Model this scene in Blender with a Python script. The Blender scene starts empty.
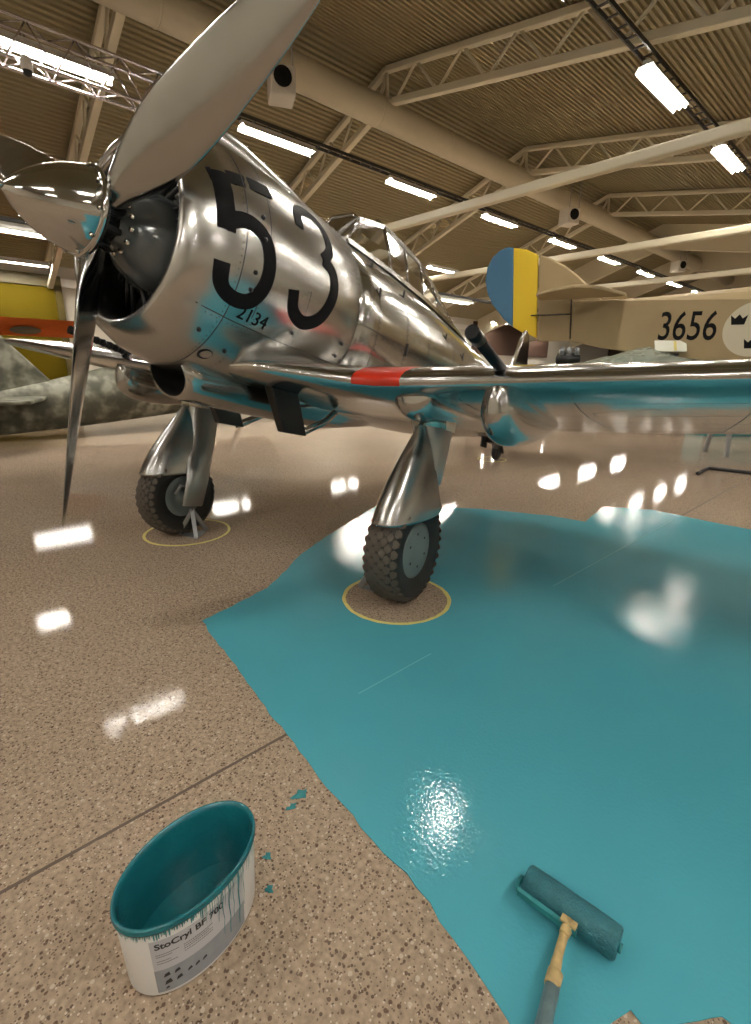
import bpy, bmesh, math, random
from mathutils import Vector, Matrix
random.seed(7)
SC = bpy.context.scene
COL = SC.collection
PI = math.pi
def R(d): return math.radians(d)

# ---------------------------------------------------------------- camera, world, exposure
def make_camera():
    yaw, pitch, roll, h = R(47.8019), R(16.7017), R(1.0027), 1.45
    right = Vector((math.cos(yaw), math.sin(yaw), 0))
    hor = Vector((-math.sin(yaw), math.cos(yaw), 0))
    fwd = hor*math.cos(pitch) - Vector((0, 0, 1))*math.sin(pitch)
    up = hor*math.sin(pitch) + Vector((0, 0, 1))*math.cos(pitch)
    r2 = right*math.cos(roll) + up*math.sin(roll)
    u2 = -right*math.sin(roll) + up*math.cos(roll)
    cam = bpy.data.cameras.new('camera'); o = bpy.data.objects.new('camera', cam); COL.objects.link(o)
    m = Matrix((r2, u2, -fwd)).transposed().to_4x4(); m.translation = Vector((0, 0, h))
    o.matrix_world = m
    cam.sensor_fit = 'HORIZONTAL'; cam.sensor_width = 36; cam.lens = 480/751*36
    cam.clip_start = .02; cam.clip_end = 200
    SC.camera = o
make_camera()
W = bpy.data.worlds.new('world'); SC.world = W; W.use_nodes = True
W.node_tree.nodes['Background'].inputs[0].default_value = (1, .9, .75, 1)
W.node_tree.nodes['Background'].inputs[1].default_value = .05
SC.view_settings.view_transform = 'Standard'; SC.view_settings.look = 'None'
SC.view_settings.gamma = 1; SC.view_settings.use_curve_mapping = False
SC.view_settings.exposure = 1.05
LAMP_STRENGTH = 85.0
LAMP_COLOR = (1, .945, .85, 1)
SC.cycles.use_denoising = True
SC.cycles.max_bounces = 8; SC.cycles.glossy_bounces = 5; SC.cycles.diffuse_bounces = 4
SC.cycles.sample_clamp_indirect = 6

# ---------------------------------------------------------------- materials
def nt(name):
    m = bpy.data.materials.new(name); m.use_nodes = True
    t = m.node_tree; return m, t, t.nodes['Principled BSDF']
def mat(name, col, rough=.5, metal=0, spec=.5, emit=None, es=0, bump=0, bscale=40, vary=0, vscale=6, coat=0):
    m, t, b = nt(name)
    b.inputs['Base Color'].default_value = (*col, 1); b.inputs['Roughness'].default_value = rough
    b.inputs['Metallic'].default_value = metal; b.inputs['Specular IOR Level'].default_value = spec
    b.inputs['Coat Weight'].default_value = coat
    if emit: b.inputs['Emission Color'].default_value = (*emit, 1); b.inputs['Emission Strength'].default_value = es
    tc = t.nodes.new('ShaderNodeTexCoord')
    if vary:
        n = t.nodes.new('ShaderNodeTexNoise'); n.inputs['Scale'].default_value = vscale; n.inputs['Detail'].default_value = 5
        r = t.nodes.new('ShaderNodeMix'); r.data_type = 'RGBA'
        r.inputs[6].default_value = (*[c*(1-vary) for c in col], 1); r.inputs[7].default_value = (*[min(1, c*(1+vary)) for c in col], 1)
        t.links.new(tc.outputs['Object'], n.inputs['Vector']); t.links.new(n.outputs[0], r.inputs[0]); t.links.new(r.outputs[2], b.inputs['Base Color'])
    if bump:
        n = t.nodes.new('ShaderNodeTexNoise'); n.inputs['Scale'].default_value = bscale; n.inputs['Detail'].default_value = 3
        bp = t.nodes.new('ShaderNodeBump'); bp.inputs['Strength'].default_value = bump; bp.inputs['Distance'].default_value = .01
        t.links.new(tc.outputs['Object'], n.inputs['Vector']); t.links.new(n.outputs[0], bp.inputs['Height']); t.links.new(bp.outputs[0], b.inputs['Normal'])
    return m
def metal_mat(name, col, r0, r1, scale=3, wav=.15, wscale=2.2, tint=.12, panel=None):
    m, t, b = nt(name)
    L = t.links
    tc = t.nodes.new('ShaderNodeTexCoord')
    n = t.nodes.new('ShaderNodeTexNoise'); n.inputs['Scale'].default_value = scale; n.inputs['Detail'].default_value = 1
    L.new(tc.outputs['Object'], n.inputs['Vector'])
    mr = t.nodes.new('ShaderNodeMapRange'); mr.inputs[1].default_value = .35; mr.inputs[2].default_value = .68; mr.inputs[3].default_value = r0; mr.inputs[4].default_value = r1
    L.new(n.outputs[0], mr.inputs[0]); L.new(mr.outputs[0], b.inputs['Roughness'])
    b.inputs['Metallic'].default_value = 1
    mx = t.nodes.new('ShaderNodeMix'); mx.data_type = 'RGBA'
    mx.inputs[6].default_value = (*[c*(1-tint) for c in col], 1); mx.inputs[7].default_value = (*[min(1, c*(1+tint)) for c in col], 1)
    n2 = t.nodes.new('ShaderNodeTexNoise'); n2.inputs['Scale'].default_value = scale*2.7; n2.inputs['Detail'].default_value = 3
    L.new(tc.outputs['Object'], n2.inputs['Vector']); L.new(n2.outputs[0], mx.inputs[0]); L.new(mx.outputs[2], b.inputs['Base Color'])
    n3 = t.nodes.new('ShaderNodeTexNoise'); n3.inputs['Scale'].default_value = wscale; n3.inputs['Detail'].default_value = 2
    L.new(tc.outputs['Object'], n3.inputs['Vector'])
    bp = t.nodes.new('ShaderNodeBump'); bp.inputs['Strength'].default_value = wav; bp.inputs['Distance'].default_value = .05
    L.new(n3.outputs[0], bp.inputs['Height']); L.new(bp.outputs[0], b.inputs['Normal'])
    return m
M = {}
M['alu'] = metal_mat('polished aluminium skin', (.53, .525, .51), .15, .20, scale=30, wav=.14, tint=.03)
M['alu_cowl'] = metal_mat('polished aluminium cowling', (.53, .52, .505), .22, .26, scale=2, wav=.07, tint=.0)
M['alu_leg'] = metal_mat('gear leg metal', (.42, .43, .43), .28, .32, scale=2, wav=.1, tint=.0)
M['alu_fender'] = metal_mat('mudguard metal', (.52, .52, .51), .22, .27, scale=2, wav=.1, tint=.0)
M['blade'] = metal_mat('propeller blade metal', (.46, .455, .44), .15, .21, scale=5, wav=.10, wscale=3.5, tint=.06)
M['chrome'] = metal_mat('spinner chrome', (.60, .59, .575), .09, .12, scale=30, wav=.03, tint=.03)
M['dark_metal'] = mat('dark engine metal', (.025, .026, .028), .4, .6, vary=.5, vscale=20)
M['crank'] = mat('grey crankcase paint', (.10, .115, .12), .22, .3, coat=.5)
M['black'] = mat('black paint', (.012, .012, .013), .35)
M['black_mark'] = mat('black marking paint', (.005, .005, .006), .65, spec=.12)
M['hole'] = mat('dark hollow', (.004, .004, .004), .9)
M['seam'] = mat('panel seam', (.06, .06, .06), .5, .6)
M['red'] = mat('red paint band', (.62, .035, .015), .3, coat=.3)
M['rubber'] = mat('tyre rubber', (.012, .0115, .011), .5, bump=.3, bscale=60)
M['tread'] = mat('tyre tread block rubber', (.075, .062, .048), .75, bump=.4, bscale=120)
M['hub'] = mat('grey hub disc', (.17, .20, .20), .45, .3, vary=.15)
M['tape'] = mat('pale yellow masking tape', (.72, .62, .20), .6, vary=.15, vscale=20)
M['gun'] = mat('gun metal', (.014, .014, .015), .3, .7)
M['white_paint'] = mat('truss cream paint', (.66, .60, .46), .5)
M['beam'] = mat('beam cream paint', (.60, .54, .40), .5)
M['duct'] = mat('duct cream paint', (.58, .52, .39), .5, vary=.04)
M['white'] = mat('white paint', (.75, .72, .66), .5)
M['tray'] = mat('dark cable tray', (.03, .028, .025), .5)
M['lamp_case'] = mat('lamp casing', (.7, .68, .62), .4)
M['lamp'] = mat('fluorescent tube glow', (.9, .9, .9), .5, emit=LAMP_COLOR[:3], es=LAMP_STRENGTH)
M['alu_truss'] = mat('aluminium stage truss', (.62, .58, .60), .25, 1)
M['strap'] = mat('grey steel', (.30, .31, .32), .45, .6)

def glass_mat():
    m = bpy.data.materials.new('canopy glass'); m.use_nodes = True; t = m.node_tree
    t.nodes.remove(t.nodes['Principled BSDF']); out = t.nodes['Material Output']
    tr = t.nodes.new('ShaderNodeBsdfTransparent'); tr.inputs[0].default_value = (.45, .48, .43, 1)
    gl = t.nodes.new('ShaderNodeBsdfGlossy'); gl.inputs['Roughness'].default_value = .05
    fr = t.nodes.new('ShaderNodeFresnel'); fr.inputs[0].default_value = 1.3
    mx = t.nodes.new('ShaderNodeMixShader')
    t.links.new(fr.outputs[0], mx.inputs[0]); t.links.new(tr.outputs[0], mx.inputs[1]); t.links.new(gl.outputs[0], mx.inputs[2]); t.links.new(mx.outputs[0], out.inputs[0])
    return m
M['glass'] = glass_mat()
def film_mat():
    m, t, b = nt('clear crinkled film')
    b.inputs['Base Color'].default_value = (.45, .5, .42, 1); b.inputs['Roughness'].default_value = .12; b.inputs['Alpha'].default_value = .55
    n = t.nodes.new('ShaderNodeTexNoise'); n.inputs['Scale'].default_value = 9; n.inputs['Detail'].default_value = 4
    tc = t.nodes.new('ShaderNodeTexCoord'); bp = t.nodes.new('ShaderNodeBump'); bp.inputs['Distance'].default_value = .08
    t.links.new(tc.outputs['Object'], n.inputs['Vector']); t.links.new(n.outputs[0], bp.inputs['Height']); t.links.new(bp.outputs[0], b.inputs['Normal'])
    return m
M['film'] = film_mat()

def floor_mat():
    m, t, b = nt('polished terrazzo concrete'); L = t.links; N = t.nodes.new
    tc = N('ShaderNodeTexCoord')
    base = N('ShaderNodeTexNoise'); base.inputs['Scale'].default_value = .9; base.inputs['Detail'].default_value = 6
    L.new(tc.outputs['Object'], base.inputs['Vector'])
    c0 = N('ShaderNodeMix'); c0.data_type = 'RGBA'
    c0.inputs[6].default_value = (.33, .25, .18, 1); c0.inputs[7].default_value = (.43, .335, .25, 1)
    L.new(base.outputs[0], c0.inputs[0])
    fine = N('ShaderNodeTexNoise'); fine.inputs['Scale'].default_value = 55; fine.inputs['Detail'].default_value = 4
    L.new(tc.outputs['Object'], fine.inputs['Vector'])
    fr = N('ShaderNodeMapRange'); fr.inputs[1].default_value = .3; fr.inputs[2].default_value = .7; fr.inputs[3].default_value = .68; fr.inputs[4].default_value = 1.18
    L.new(fine.outputs[0], fr.inputs[0])
    c1 = N('ShaderNodeMix'); c1.data_type = 'RGBA'; c1.blend_type = 'MULTIPLY'; c1.inputs[0].default_value = 1
    L.new(c0.outputs[2], c1.inputs[6]); L.new(fr.outputs[0], c1.inputs[7])
    cur = c1.outputs[2]
    for sc, thr, col in ((75, .30, (.07, .045, .035, 1)), (130, .32, (.12, .08, .06, 1)), (48, .25, (.10, .055, .04, 1)), (90, .25, (.62, .52, .42, 1)), (35, .2, (.55, .46, .37, 1))):
        v = N('ShaderNodeTexVoronoi'); v.inputs['Scale'].default_value = sc; v.inputs['Randomness'].default_value = 1
        L.new(tc.outputs['Object'], v.inputs['Vector'])
        sep = N('ShaderNodeSeparateColor'); L.new(v.outputs['Color'], sep.inputs[0])
        # only some cells carry a pebble
        g = N('ShaderNodeMath'); g.operation = 'GREATER_THAN'; g.inputs[1].default_value = .62; L.new(sep.outputs[0], g.inputs[0])
        l = N('ShaderNodeMath'); l.operation = 'LESS_THAN'; l.inputs[1].default_value = thr; L.new(v.outputs['Distance'], l.inputs[0])
        f = N('ShaderNodeMath'); f.operation = 'MULTIPLY'; L.new(g.outputs[0], f.inputs[0]); L.new(l.outputs[0], f.inputs[1])
        f2 = N('ShaderNodeMath'); f2.operation = 'MULTIPLY'; f2.inputs[1].default_value = .8; L.new(f.outputs[0], f2.inputs[0])
        mx = N('ShaderNodeMix'); mx.data_type = 'RGBA'; mx.inputs[7].default_value = col
        L.new(f2.outputs[0], mx.inputs[0]); L.new(cur, mx.inputs[6]); cur = mx.outputs[2]
    L.new(cur, b.inputs['Base Color'])
    rn = N('ShaderNodeTexNoise'); rn.inputs['Scale'].default_value = 1.7; rn.inputs['Detail'].default_value = 6
    L.new(tc.outputs['Object'], rn.inputs['Vector'])
    rr = N('ShaderNodeMapRange'); rr.inputs[1].default_value = .3; rr.inputs[2].default_value = .7; rr.inputs[3].default_value = .02; rr.inputs[4].default_value = .06
    L.new(rn.outputs[0], rr.inputs[0]); L.new(rr.outputs[0], b.inputs['Roughness'])
    b.inputs['Specular IOR Level'].default_value = .08
    bp = N('ShaderNodeBump'); bp.inputs['Strength'].default_value = .06; bp.inputs['Distance'].default_value = .004
    L.new(fine.outputs[0], bp.inputs['Height']); L.new(bp.outputs[0], b.inputs['Normal'])
    return m
M['floor'] = floor_mat()
def teal_mat():
    m, t, b = nt('fresh turquoise floor paint'); L = t.links; N = t.nodes.new
    tc = N('ShaderNodeTexCoord')
    n = N('ShaderNodeTexNoise'); n.inputs['Scale'].default_value = 1.3; n.inputs['Detail'].default_value = 4
    L.new(tc.outputs['Object'], n.inputs['Vector'])
    mx = N('ShaderNodeMix'); mx.data_type = 'RGBA'; mx.inputs[6].default_value = (.075, .355, .45, 1); mx.inputs[7].default_value = (.09, .405, .50, 1)
    L.new(n.outputs[0], mx.inputs[0]); L.new(mx.outputs[2], b.inputs['Base Color'])
    f = N('ShaderNodeTexNoise'); f.inputs['Scale'].default_value = 75; f.inputs['Detail'].default_value = 2
    L.new(tc.outputs['Object'], f.inputs['Vector'])
    bp = N('ShaderNodeBump'); bp.inputs['Strength'].default_value = .5; bp.inputs['Distance'].default_value = .0016
    L.new(f.outputs[0], bp.inputs['Height']); L.new(bp.outputs[0], b.inputs['Normal'])
    r2 = N('ShaderNodeTexNoise'); r2.inputs['Scale'].default_value = 2.3; r2.inputs['Detail'].default_value = 3
    L.new(tc.outputs['Object'], r2.inputs['Vector'])
    q2 = N('ShaderNodeMapRange'); q2.inputs[1].default_value = .35; q2.inputs[2].default_value = .65; q2.inputs[3].default_value = .05; q2.inputs[4].default_value = .11
    L.new(r2.outputs[0], q2.inputs[0]); L.new(q2.outputs[0], b.inputs['Roughness'])
    b.inputs['Specular IOR Level'].default_value = .5
    return m
M['teal'] = teal_mat()
M['teal_thick'] = mat('wet turquoise paint', (.009, .13, .16), .18, vary=.2, vscale=12, bump=.2, bscale=60)
M['roller_nap'] = mat('paint soaked roller nap', (.018, .13, .165), .55, vary=.3, vscale=30, bump=.6, bscale=160)
M['teal_dry'] = mat('drying turquoise paint', (.02, .20, .22), .5, vary=.3, vscale=30, bump=.4, bscale=90)
M['camo'] = None
def camo_mat():
    m, t, b = nt('mottled green camouflage paint'); L = t.links; N = t.nodes.new
    tc = N('ShaderNodeTexCoord'); n = N('ShaderNodeTexNoise'); n.inputs['Scale'].default_value = 3.6; n.inputs['Detail'].default_value = 2.5
    L.new(tc.outputs['Object'], n.inputs['Vector'])
    r = N('ShaderNodeValToRGB'); e = r.color_ramp.elements
    e[0].position = .40; e[0].color = (.035, .035, .022, 1); e[1].position = .62; e[1].color = (.17, .165, .13, 1)
    x = e.new(.5); x.color = (.075, .075, .05, 1)
    L.new(n.outputs[0], r.inputs[0]); L.new(r.outputs[0], b.inputs['Base Color']); b.inputs['Roughness'].default_value = .6
    return m
M['camo'] = camo_mat()
M['beige'] = mat('beige fabric dope', (.33, .245, .13), .6, vary=.08, vscale=3)
M['flag_blue'] = mat('flag blue', (.035, .13, .24), .5)
M['flag_yellow'] = mat('flag yellow', (.72, .50, .015), .5)
M['roundel'] = mat('roundel cream', (.55, .50, .38), .6)
M['orange'] = mat('orange wing paint', (.55, .12, .025), .8, spec=.1, vary=.15)
M['olive_grey'] = mat('dark olive emblem', (.10, .085, .05), .6)
M['ceil'] = mat('corrugated roof sheet', (.285, .24, .135), .5, .0, vary=.05, vscale=1)
M['wall'] = mat('painted wall', (.60, .56, .47), .7, vary=.03)
M['wall_brown'] = mat('dark brown wall', (.06, .03, .018), .7)
M['door_yellow'] = mat('mustard door', (.085, .060, .0015), .8, spec=.1)
M['door_olive_shade'] = mat('olive door frame and top shade', (.07, .05, .004), .5)  # colours the frame and the shadow band along the door top
M['bucket'] = mat('white bucket plastic', (.84, .83, .82), .35)
M['label_pale'] = mat('pale label paper', (.55, .55, .58), .5)
M['label_grey'] = mat('grey label print', (.30, .32, .35), .5, vary=.2, vscale=30)
M['ink'] = mat('black ink', (.01, .01, .012), .5)
M['pole'] = mat('paint smeared grey pole', (.17, .25, .27), .4, vary=.65, vscale=22)
M['ferrule'] = mat('yellow paint stained ferrule', (.50, .36, .16), .5, vary=.6, vscale=45)
M['cream_green'] = mat('pale green dope', (.40, .45, .30), .5, vary=.1)
M['teal_skin'] = mat('teal blue skin', (.05, .20, .21), .5)
M['paper'] = mat('white paper', (.72, .72, .62), .6)

# ---------------------------------------------------------------- mesh builder
class MB:
    def __init__(s): s.v = []; s.f = []; s.mi = []; s.sm = []
    def add(s, vs, fs, mi=0, sm=True):
        b = len(s.v); s.v += [tuple(p) for p in vs]
        for f in fs: s.f.append([b+i for i in f]); s.mi.append(mi); s.sm.append(sm)
        return s
    def box(s, c, d, rot=None, mi=0):
        vs = []
        for z in (-1, 1):
            for y in (-1, 1):
                for x in (-1, 1):
                    p = Vector((x*d[0]/2, y*d[1]/2, z*d[2]/2))
                    if rot is not None: p = rot @ p
                    vs.append(p + Vector(c))
        return s.add(vs, [(0, 2, 3, 1), (4, 5, 7, 6), (0, 1, 5, 4), (2, 6, 7, 3), (0, 4, 6, 2), (1, 3, 7, 5)], mi, False)
    def bar(s, a, b, w, hgt=None, mi=0):
        a = Vector(a); b = Vector(b); d = b-a; L = d.length; d.normalize()
        up = Vector((0, 0, 1)) if abs(d.z) < .95 else Vector((1, 0, 0))
        x = d.cross(up).normalized(); z = x.cross(d)
        rot = Matrix((x, d, z)).transposed()
        return s.box((a+b)/2, (w, L, hgt or w), rot, mi)
    def tube(s, path, r, n=10, mi=0, cap=True, sm=True):
        path = [Vector(p) for p in path]; rs = r if isinstance(r, (list, tuple)) else [r]*len(path)
        vs = []; pr = None
        for i, p in enumerate(path):
            d = (path[min(i+1, len(path)-1)] - path[max(i-1, 0)]).normalized()
            if pr is None:
                u = Vector((0, 0, 1)) if abs(d.z) < .9 else Vector((1, 0, 0))
                x = d.cross(u).normalized()
            else:
                x = (pr - d*pr.dot(d)).normalized()
            pr = x; y = d.cross(x)
            for k in range(n):
                a = 2*PI*k/n; vs.append(p + (x*math.cos(a)+y*math.sin(a))*rs[i])
        fs = []
        for i in range(len(path)-1):
            for k in range(n): fs.append((i*n+k, i*n+(k+1) % n, (i+1)*n+(k+1) % n, (i+1)*n+k))
        s.add(vs, fs, mi, sm)
        if cap:
            b = len(s.v)-len(vs)
            s.f.append([b+k for k in range(n)][::-1]); s.mi.append(mi); s.sm.append(False)
            s.f.append([b+(len(path)-1)*n+k for k in range(n)]); s.mi.append(mi); s.sm.append(False)
        return s
    def lathe(s, prof, o, ax, n=32, mi=0, close=False, a0=0, a1=2*PI, sm=True):
        # prof: (distance along axis, radius)
        o = Vector(o); ax = Vector(ax).normalized()
        u = Vector((0, 0, 1)) if abs(ax.z) < .9 else Vector((0, 1, 0))
        x = (u - ax*u.dot(ax)).normalized(); y = ax.cross(x)
        full = abs(a1-a0-2*PI) < 1e-6; m = n if full else n+1
        vs = []
        for (t, r) in prof:
            for k in range(m):
                a = a0+(a1-a0)*k/n; vs.append(o+ax*t+(x*math.cos(a)+y*math.sin(a))*r)
        P = len(prof); fs = []
        for i in range(P if close else P-1):
            j = (i+1) % P
            for k in range(n if full else n):
                k2 = (k+1) % m
                fs.append((i*m+k, i*m+k2, j*m+k2, j*m+k))
        return s.add(vs, fs, mi, sm)
    def loft(s, secs, mi=0, closed=True, cap0=True, cap1=True, sm=True):
        n = len(secs[0]); vs = [p for q in secs for p in q]; fs = []
        for i in range(len(secs)-1):
            for k in range(n if closed else n-1):
                k2 = (k+1) % n; fs.append((i*n+k, i*n+k2, (i+1)*n+k2, (i+1)*n+k))
        s.add(vs, fs, mi, sm); b = len(s.v)-len(vs)
        if closed and cap0: s.f.append([b+k for k in range(n)][::-1]); s.mi.append(mi); s.sm.append(False)
        if closed and cap1: s.f.append([b+(len(secs)-1)*n+k for k in range(n)]); s.mi.append(mi); s.sm.append(False)
        return s
    def prism(s, poly, f0, f1, mi=0):
        # poly: 2D points, f0/f1 map (a,b) to 3D for the two faces
        n = len(poly); vs = [f0(*p) for p in poly]+[f1(*p) for p in poly]
        fs = [tuple(range(n))[::-1], tuple(range(n, 2*n))]+[(k, (k+1) % n, n+(k+1) % n, n+k) for k in range(n)]
        return s.add(vs, fs, mi, False)
    def build(s, name, mats, parent=None, fn=None, subsurf=0, bevel=0, auto=None, flip=True):
        me = bpy.data.meshes.new(name)
        vs = [tuple(fn(Vector(p))) for p in s.v] if fn else s.v
        me.from_pydata(vs, [], s.f)
        for m in (mats if isinstance(mats, (list, tuple)) else [mats]): me.materials.append(m)
        me.polygons.foreach_set('material_index', s.mi); me.polygons.foreach_set('use_smooth', s.sm)
        if flip:
            bm = bmesh.new(); bm.from_mesh(me); bmesh.ops.recalc_face_normals(bm, faces=bm.faces); bm.to_mesh(me); bm.free()
        me.update()
        o = bpy.data.objects.new(name, me); COL.objects.link(o)
        if parent: o.parent = parent
        if bevel:
            b = o.modifiers.new('bevel', 'BEVEL'); b.width = bevel; b.segments = 2; b.limit_method = 'ANGLE'; b.angle_limit = R(40)
        if subsurf:
            b = o.modifiers.new('sub', 'SUBSURF'); b.levels = subsurf; b.render_levels = subsurf
        return o
def tag(o, label=None, cat=None, group=None, kind=None):
    if label: o['label'] = label
    if cat: o['category'] = cat
    if group: o['group'] = group
    if kind: o['kind'] = kind
    return o
def empty(name, loc=(0, 0, 0), rz=0, **k):
    o = bpy.data.objects.new(name, None); COL.objects.link(o); o.location = loc; o.rotation_euler = (0, 0, rz); o.empty_display_size = .2
    return tag(o, **k)
def copy_tree(o, parent=None):
    c = o.copy(); COL.objects.link(c); c.parent = parent
    for ch in [x for x in COL.objects if x.parent == o]: copy_tree(ch, c)
    return c
def text_mesh(body, size=1.0, width=1.0, fat=0.0):
    cu = bpy.data.curves.new('t', 'FONT'); cu.body = body; cu.size = size; cu.offset = fat; cu.resolution_u = 4
    o = bpy.data.objects.new('t', cu); COL.objects.link(o)
    dg = bpy.context.evaluated_depsgraph_get(); dg.update()
    me = bpy.data.meshes.new_from_object(o.evaluated_get(dg)); bpy.data.objects.remove(o)
    bm = bmesh.new(); bm.from_mesh(me); bmesh.ops.triangulate(bm, faces=bm.faces)
    vs = [(v.co.x*width, v.co.y) for v in bm.verts]; fs = [[v.index for v in f.verts] for f in bm.faces]
    bm.free(); bpy.data.meshes.remove(me)
    return vs, fs
def ribbon(path, w, n=6):
    # 2D stroke with mitred joints -> list of quads (left, right) points
    pts = []
    P = [Vector((p[0], p[1])) for p in path]
    for i in range(len(P)-1):
        for k in range(n): pts.append(P[i].lerp(P[i+1], k/n))
    pts.append(P[-1]); L = []
    for i, p in enumerate(pts):
        d = (pts[min(i+1, len(pts)-1)]-pts[max(i-1, 0)]).normalized(); nn = Vector((-d.y, d.x))
        L.append((p+nn*w/2, p-nn*w/2))
    return L
def smooth_path(P, n=6):
    P = [Vector(p) for p in P]; out = []
    for i in range(len(P)-1):
        a = P[max(i-1, 0)]; b = P[i]; c = P[i+1]; d = P[min(i+2, len(P)-1)]
        for k in range(n):
            t = k/n
            out.append(.5*((2*b)+(c-a)*t+(2*a-5*b+4*c-d)*t*t+(-a+3*b-3*c+d)*t**3))
    out.append(P[-1]); return out

# ---------------------------------------------------------------- hall
XL, XR, YB, YF = -19.5, 12.0, -8.0, 45.0
XRIDGE, ZRIDGE, SL, SRR = -9.57, 7.85, .35, .175
def roof(x): return ZRIDGE-(XRIDGE-x)*SL if x < XRIDGE else ZRIDGE-(x-XRIDGE)*SRR
def structure(o): o['kind'] = 'structure'; return o
structure(MB().box(((XL+XR)/2, (YB+YF)/2, -.1), (XR-XL+1, YF-YB+1, .2)).build('floor', M['floor']))
# corrugated roof sheet: real trapezoid ribs running along the hall
mb = MB(); vs = []; x = XL-.3; pitch = .115
while x < XR+.3:
    for dx, dz in ((0, 0), (.042, 0), (.056, .04), (.10, .04)):
        vs.append((x+dx, roof(x+dx)+dz))
    x += pitch
n = len(vs)
mb.add([(a, YB-.1, z) for a, z in vs]+[(a, YF+.1, z) for a, z in vs], [(i, i+1, n+i+1, n+i) for i in range(n-1)], 0, False)
mb.add([(a, YB-.1, z+.12) for a, z in ((XL-.3, roof(XL-.3)), (XRIDGE, ZRIDGE), (XR+.3, roof(XR+.3)))]+[(a, YF+.1, z+.12) for a, z in ((XL-.3, roof(XL-.3)), (XRIDGE, ZRIDGE), (XR+.3, roof(XR+.3)))], [(0, 1, 4, 3), (1, 2, 5, 4)], 0, False)
structure(mb.build('ceiling', M['ceil'], flip=False))
structure(MB().box((XL-.1, (YB+YF)/2, 2.2), (.2, YF-YB, 4.4)).build('wall_left', M['wall']))
structure(MB().box((XR+.1, (YB+YF)/2, 2.2), (.2, YF-YB, 4.4)).build('wall_right', M['wall']))
def gable(name, y, m):
    poly = [(XL, 0), (XR, 0), (XR, roof(XR)+.05), (XRIDGE, ZRIDGE+.05), (XL, roof(XL)+.05)]
    return structure(MB().prism(poly, lambda a, b: (a, y, b), lambda a, b: (a, y+.2, b)).build(name, m))
gable('wall_back', YB-.2, M['wall']); gable('wall_front', YF, M['wall_brown'])
# dark entrance recess high on the left wall, far along
structure(MB().box((XL+.06, 30.0, 3.35), (.12, 9.0, 1.9)).build('trim_1', M['wall_brown']))
structure(MB().box((XL+.05, 20.0, 3.9), (.1, 56, .25)).build('trim_2', M['white']))
# gable fascia bands further down the hall
for i, (y, dp) in enumerate(((25.8, 1.0), (31.6, 1.1), (38, 1.2))):
    top = [(XL, roof(XL)), (XRIDGE, ZRIDGE), (XR, roof(XR))]
    poly = top+[(XR, roof(XR)-dp), (XRIDGE, ZRIDGE-dp), (XL, roof(XL)-dp)]
    structure(MB().prism(poly, lambda a, b: (a, y, b), lambda a, b: (a, y+.25, b)).build('trim_%d' % (i+3), M['beam']))
# mustard sliding door on the left wall
d = MB().box((XL+.06, 1.5, 2.04), (.08, 4.4, 4.08)).build('door_1', M['door_yellow']); structure(d)
f = MB().box((XL+.1, 3.62, 2.04), (.16, .2, 4.08)).box((XL+.1, 1.5, 3.92), (.14, 4.2, .34)); f.build('door_frame_and_shade', M['door_olive_shade'], d)  # right strip is frame; top band is a shadow modelled as dark colour
# floor joints
structure(MB().box((-1.44, 3.0, .0005), (.012, 40, .001)).build('trim_7', mat('floor joint', (.10, .07, .05), .7)))

# roof trusses
def truss(y, label, left_only=False):
    root = empty('roof_truss', (XRIDGE, y, 0), label=label, cat='roof truss', group='cream steel roof trusses')
    dep = .62; top = .08
    def zt(x): return roof(x)-top
    def zb(x): return roof(x)-top-dep
    xl, xr = XL+.2, XR-.3
    L = lambda p: (p[0]-XRIDGE, p[1], p[2])
    t = MB(); t.bar(L((xl, 0, zt(xl))), L((XRIDGE, 0, zt(XRIDGE))), .14, .12); t.bar(L((XRIDGE, 0, zt(XRIDGE))), L((xr, 0, zt(xr))), .14, .12)
    t.build('top_chord', M['white_paint'], root, bevel=.02)
    b = MB(); b.bar(L((xl, 0, zb(xl))), L((XRIDGE-.55, 0, zb(XRIDGE-.55))), .15, .13); b.bar(L((XRIDGE+.25, 0, zb(XRIDGE+.25))), L((xr, 0, zb(xr))), .15, .13)
    b.tube([L((XRIDGE+.25, 0, zb(XRIDGE+.25))), L((XRIDGE+.05, 0, zb(XRIDGE)+.06)), L((XRIDGE, 0, zt(XRIDGE)))], .045, 8)
    b.tube([L((XRIDGE-.55, 0, zb(XRIDGE-.55))), L((XRIDGE-.1, 0, zt(XRIDGE)-.3)), L((XRIDGE, 0, zt(XRIDGE)))], .045, 8)
    b.build('bottom_chord', M['white_paint'], root, bevel=.02)
    x = XRIDGE-.6; k = 0
    while x > xl+.5:
        x2 = x-.52
        MB().tube([L((x, 0, zb(x))), L((x2, 0, zt(x2)))] if k % 2 == 0 else [L((x, 0, zt(x))), L((x2, 0, zb(x2)))], .032, 6).build('brace', M['white_paint'], root)
        x = x2; k += 1
    x = XRIDGE+.3; k = 0
    while x < min(xr-.7, 3.5):
        x2 = x+.62
        MB().tube([L((x, 0, zb(x))), L((x2, 0, zt(x2)))] if k % 2 == 0 else [L((x, 0, zt(x))), L((x2, 0, zb(x2)))], .032, 6).build('brace', M['white_paint'], root)
        x = x2; k += 1
    return root
TY = [3.4, 8.78, 14.5, 20.2]
for y, lb in zip(TY, ('cream roof truss crossing behind the aluminium stage truss at upper left', 'cream roof truss nearest the camera on the right of the ridge', 'second cream roof truss along the hall, just beyond the near tie beam', 'farthest cream roof truss, before the plain gable bands')):
    truss(y, lb)
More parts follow.
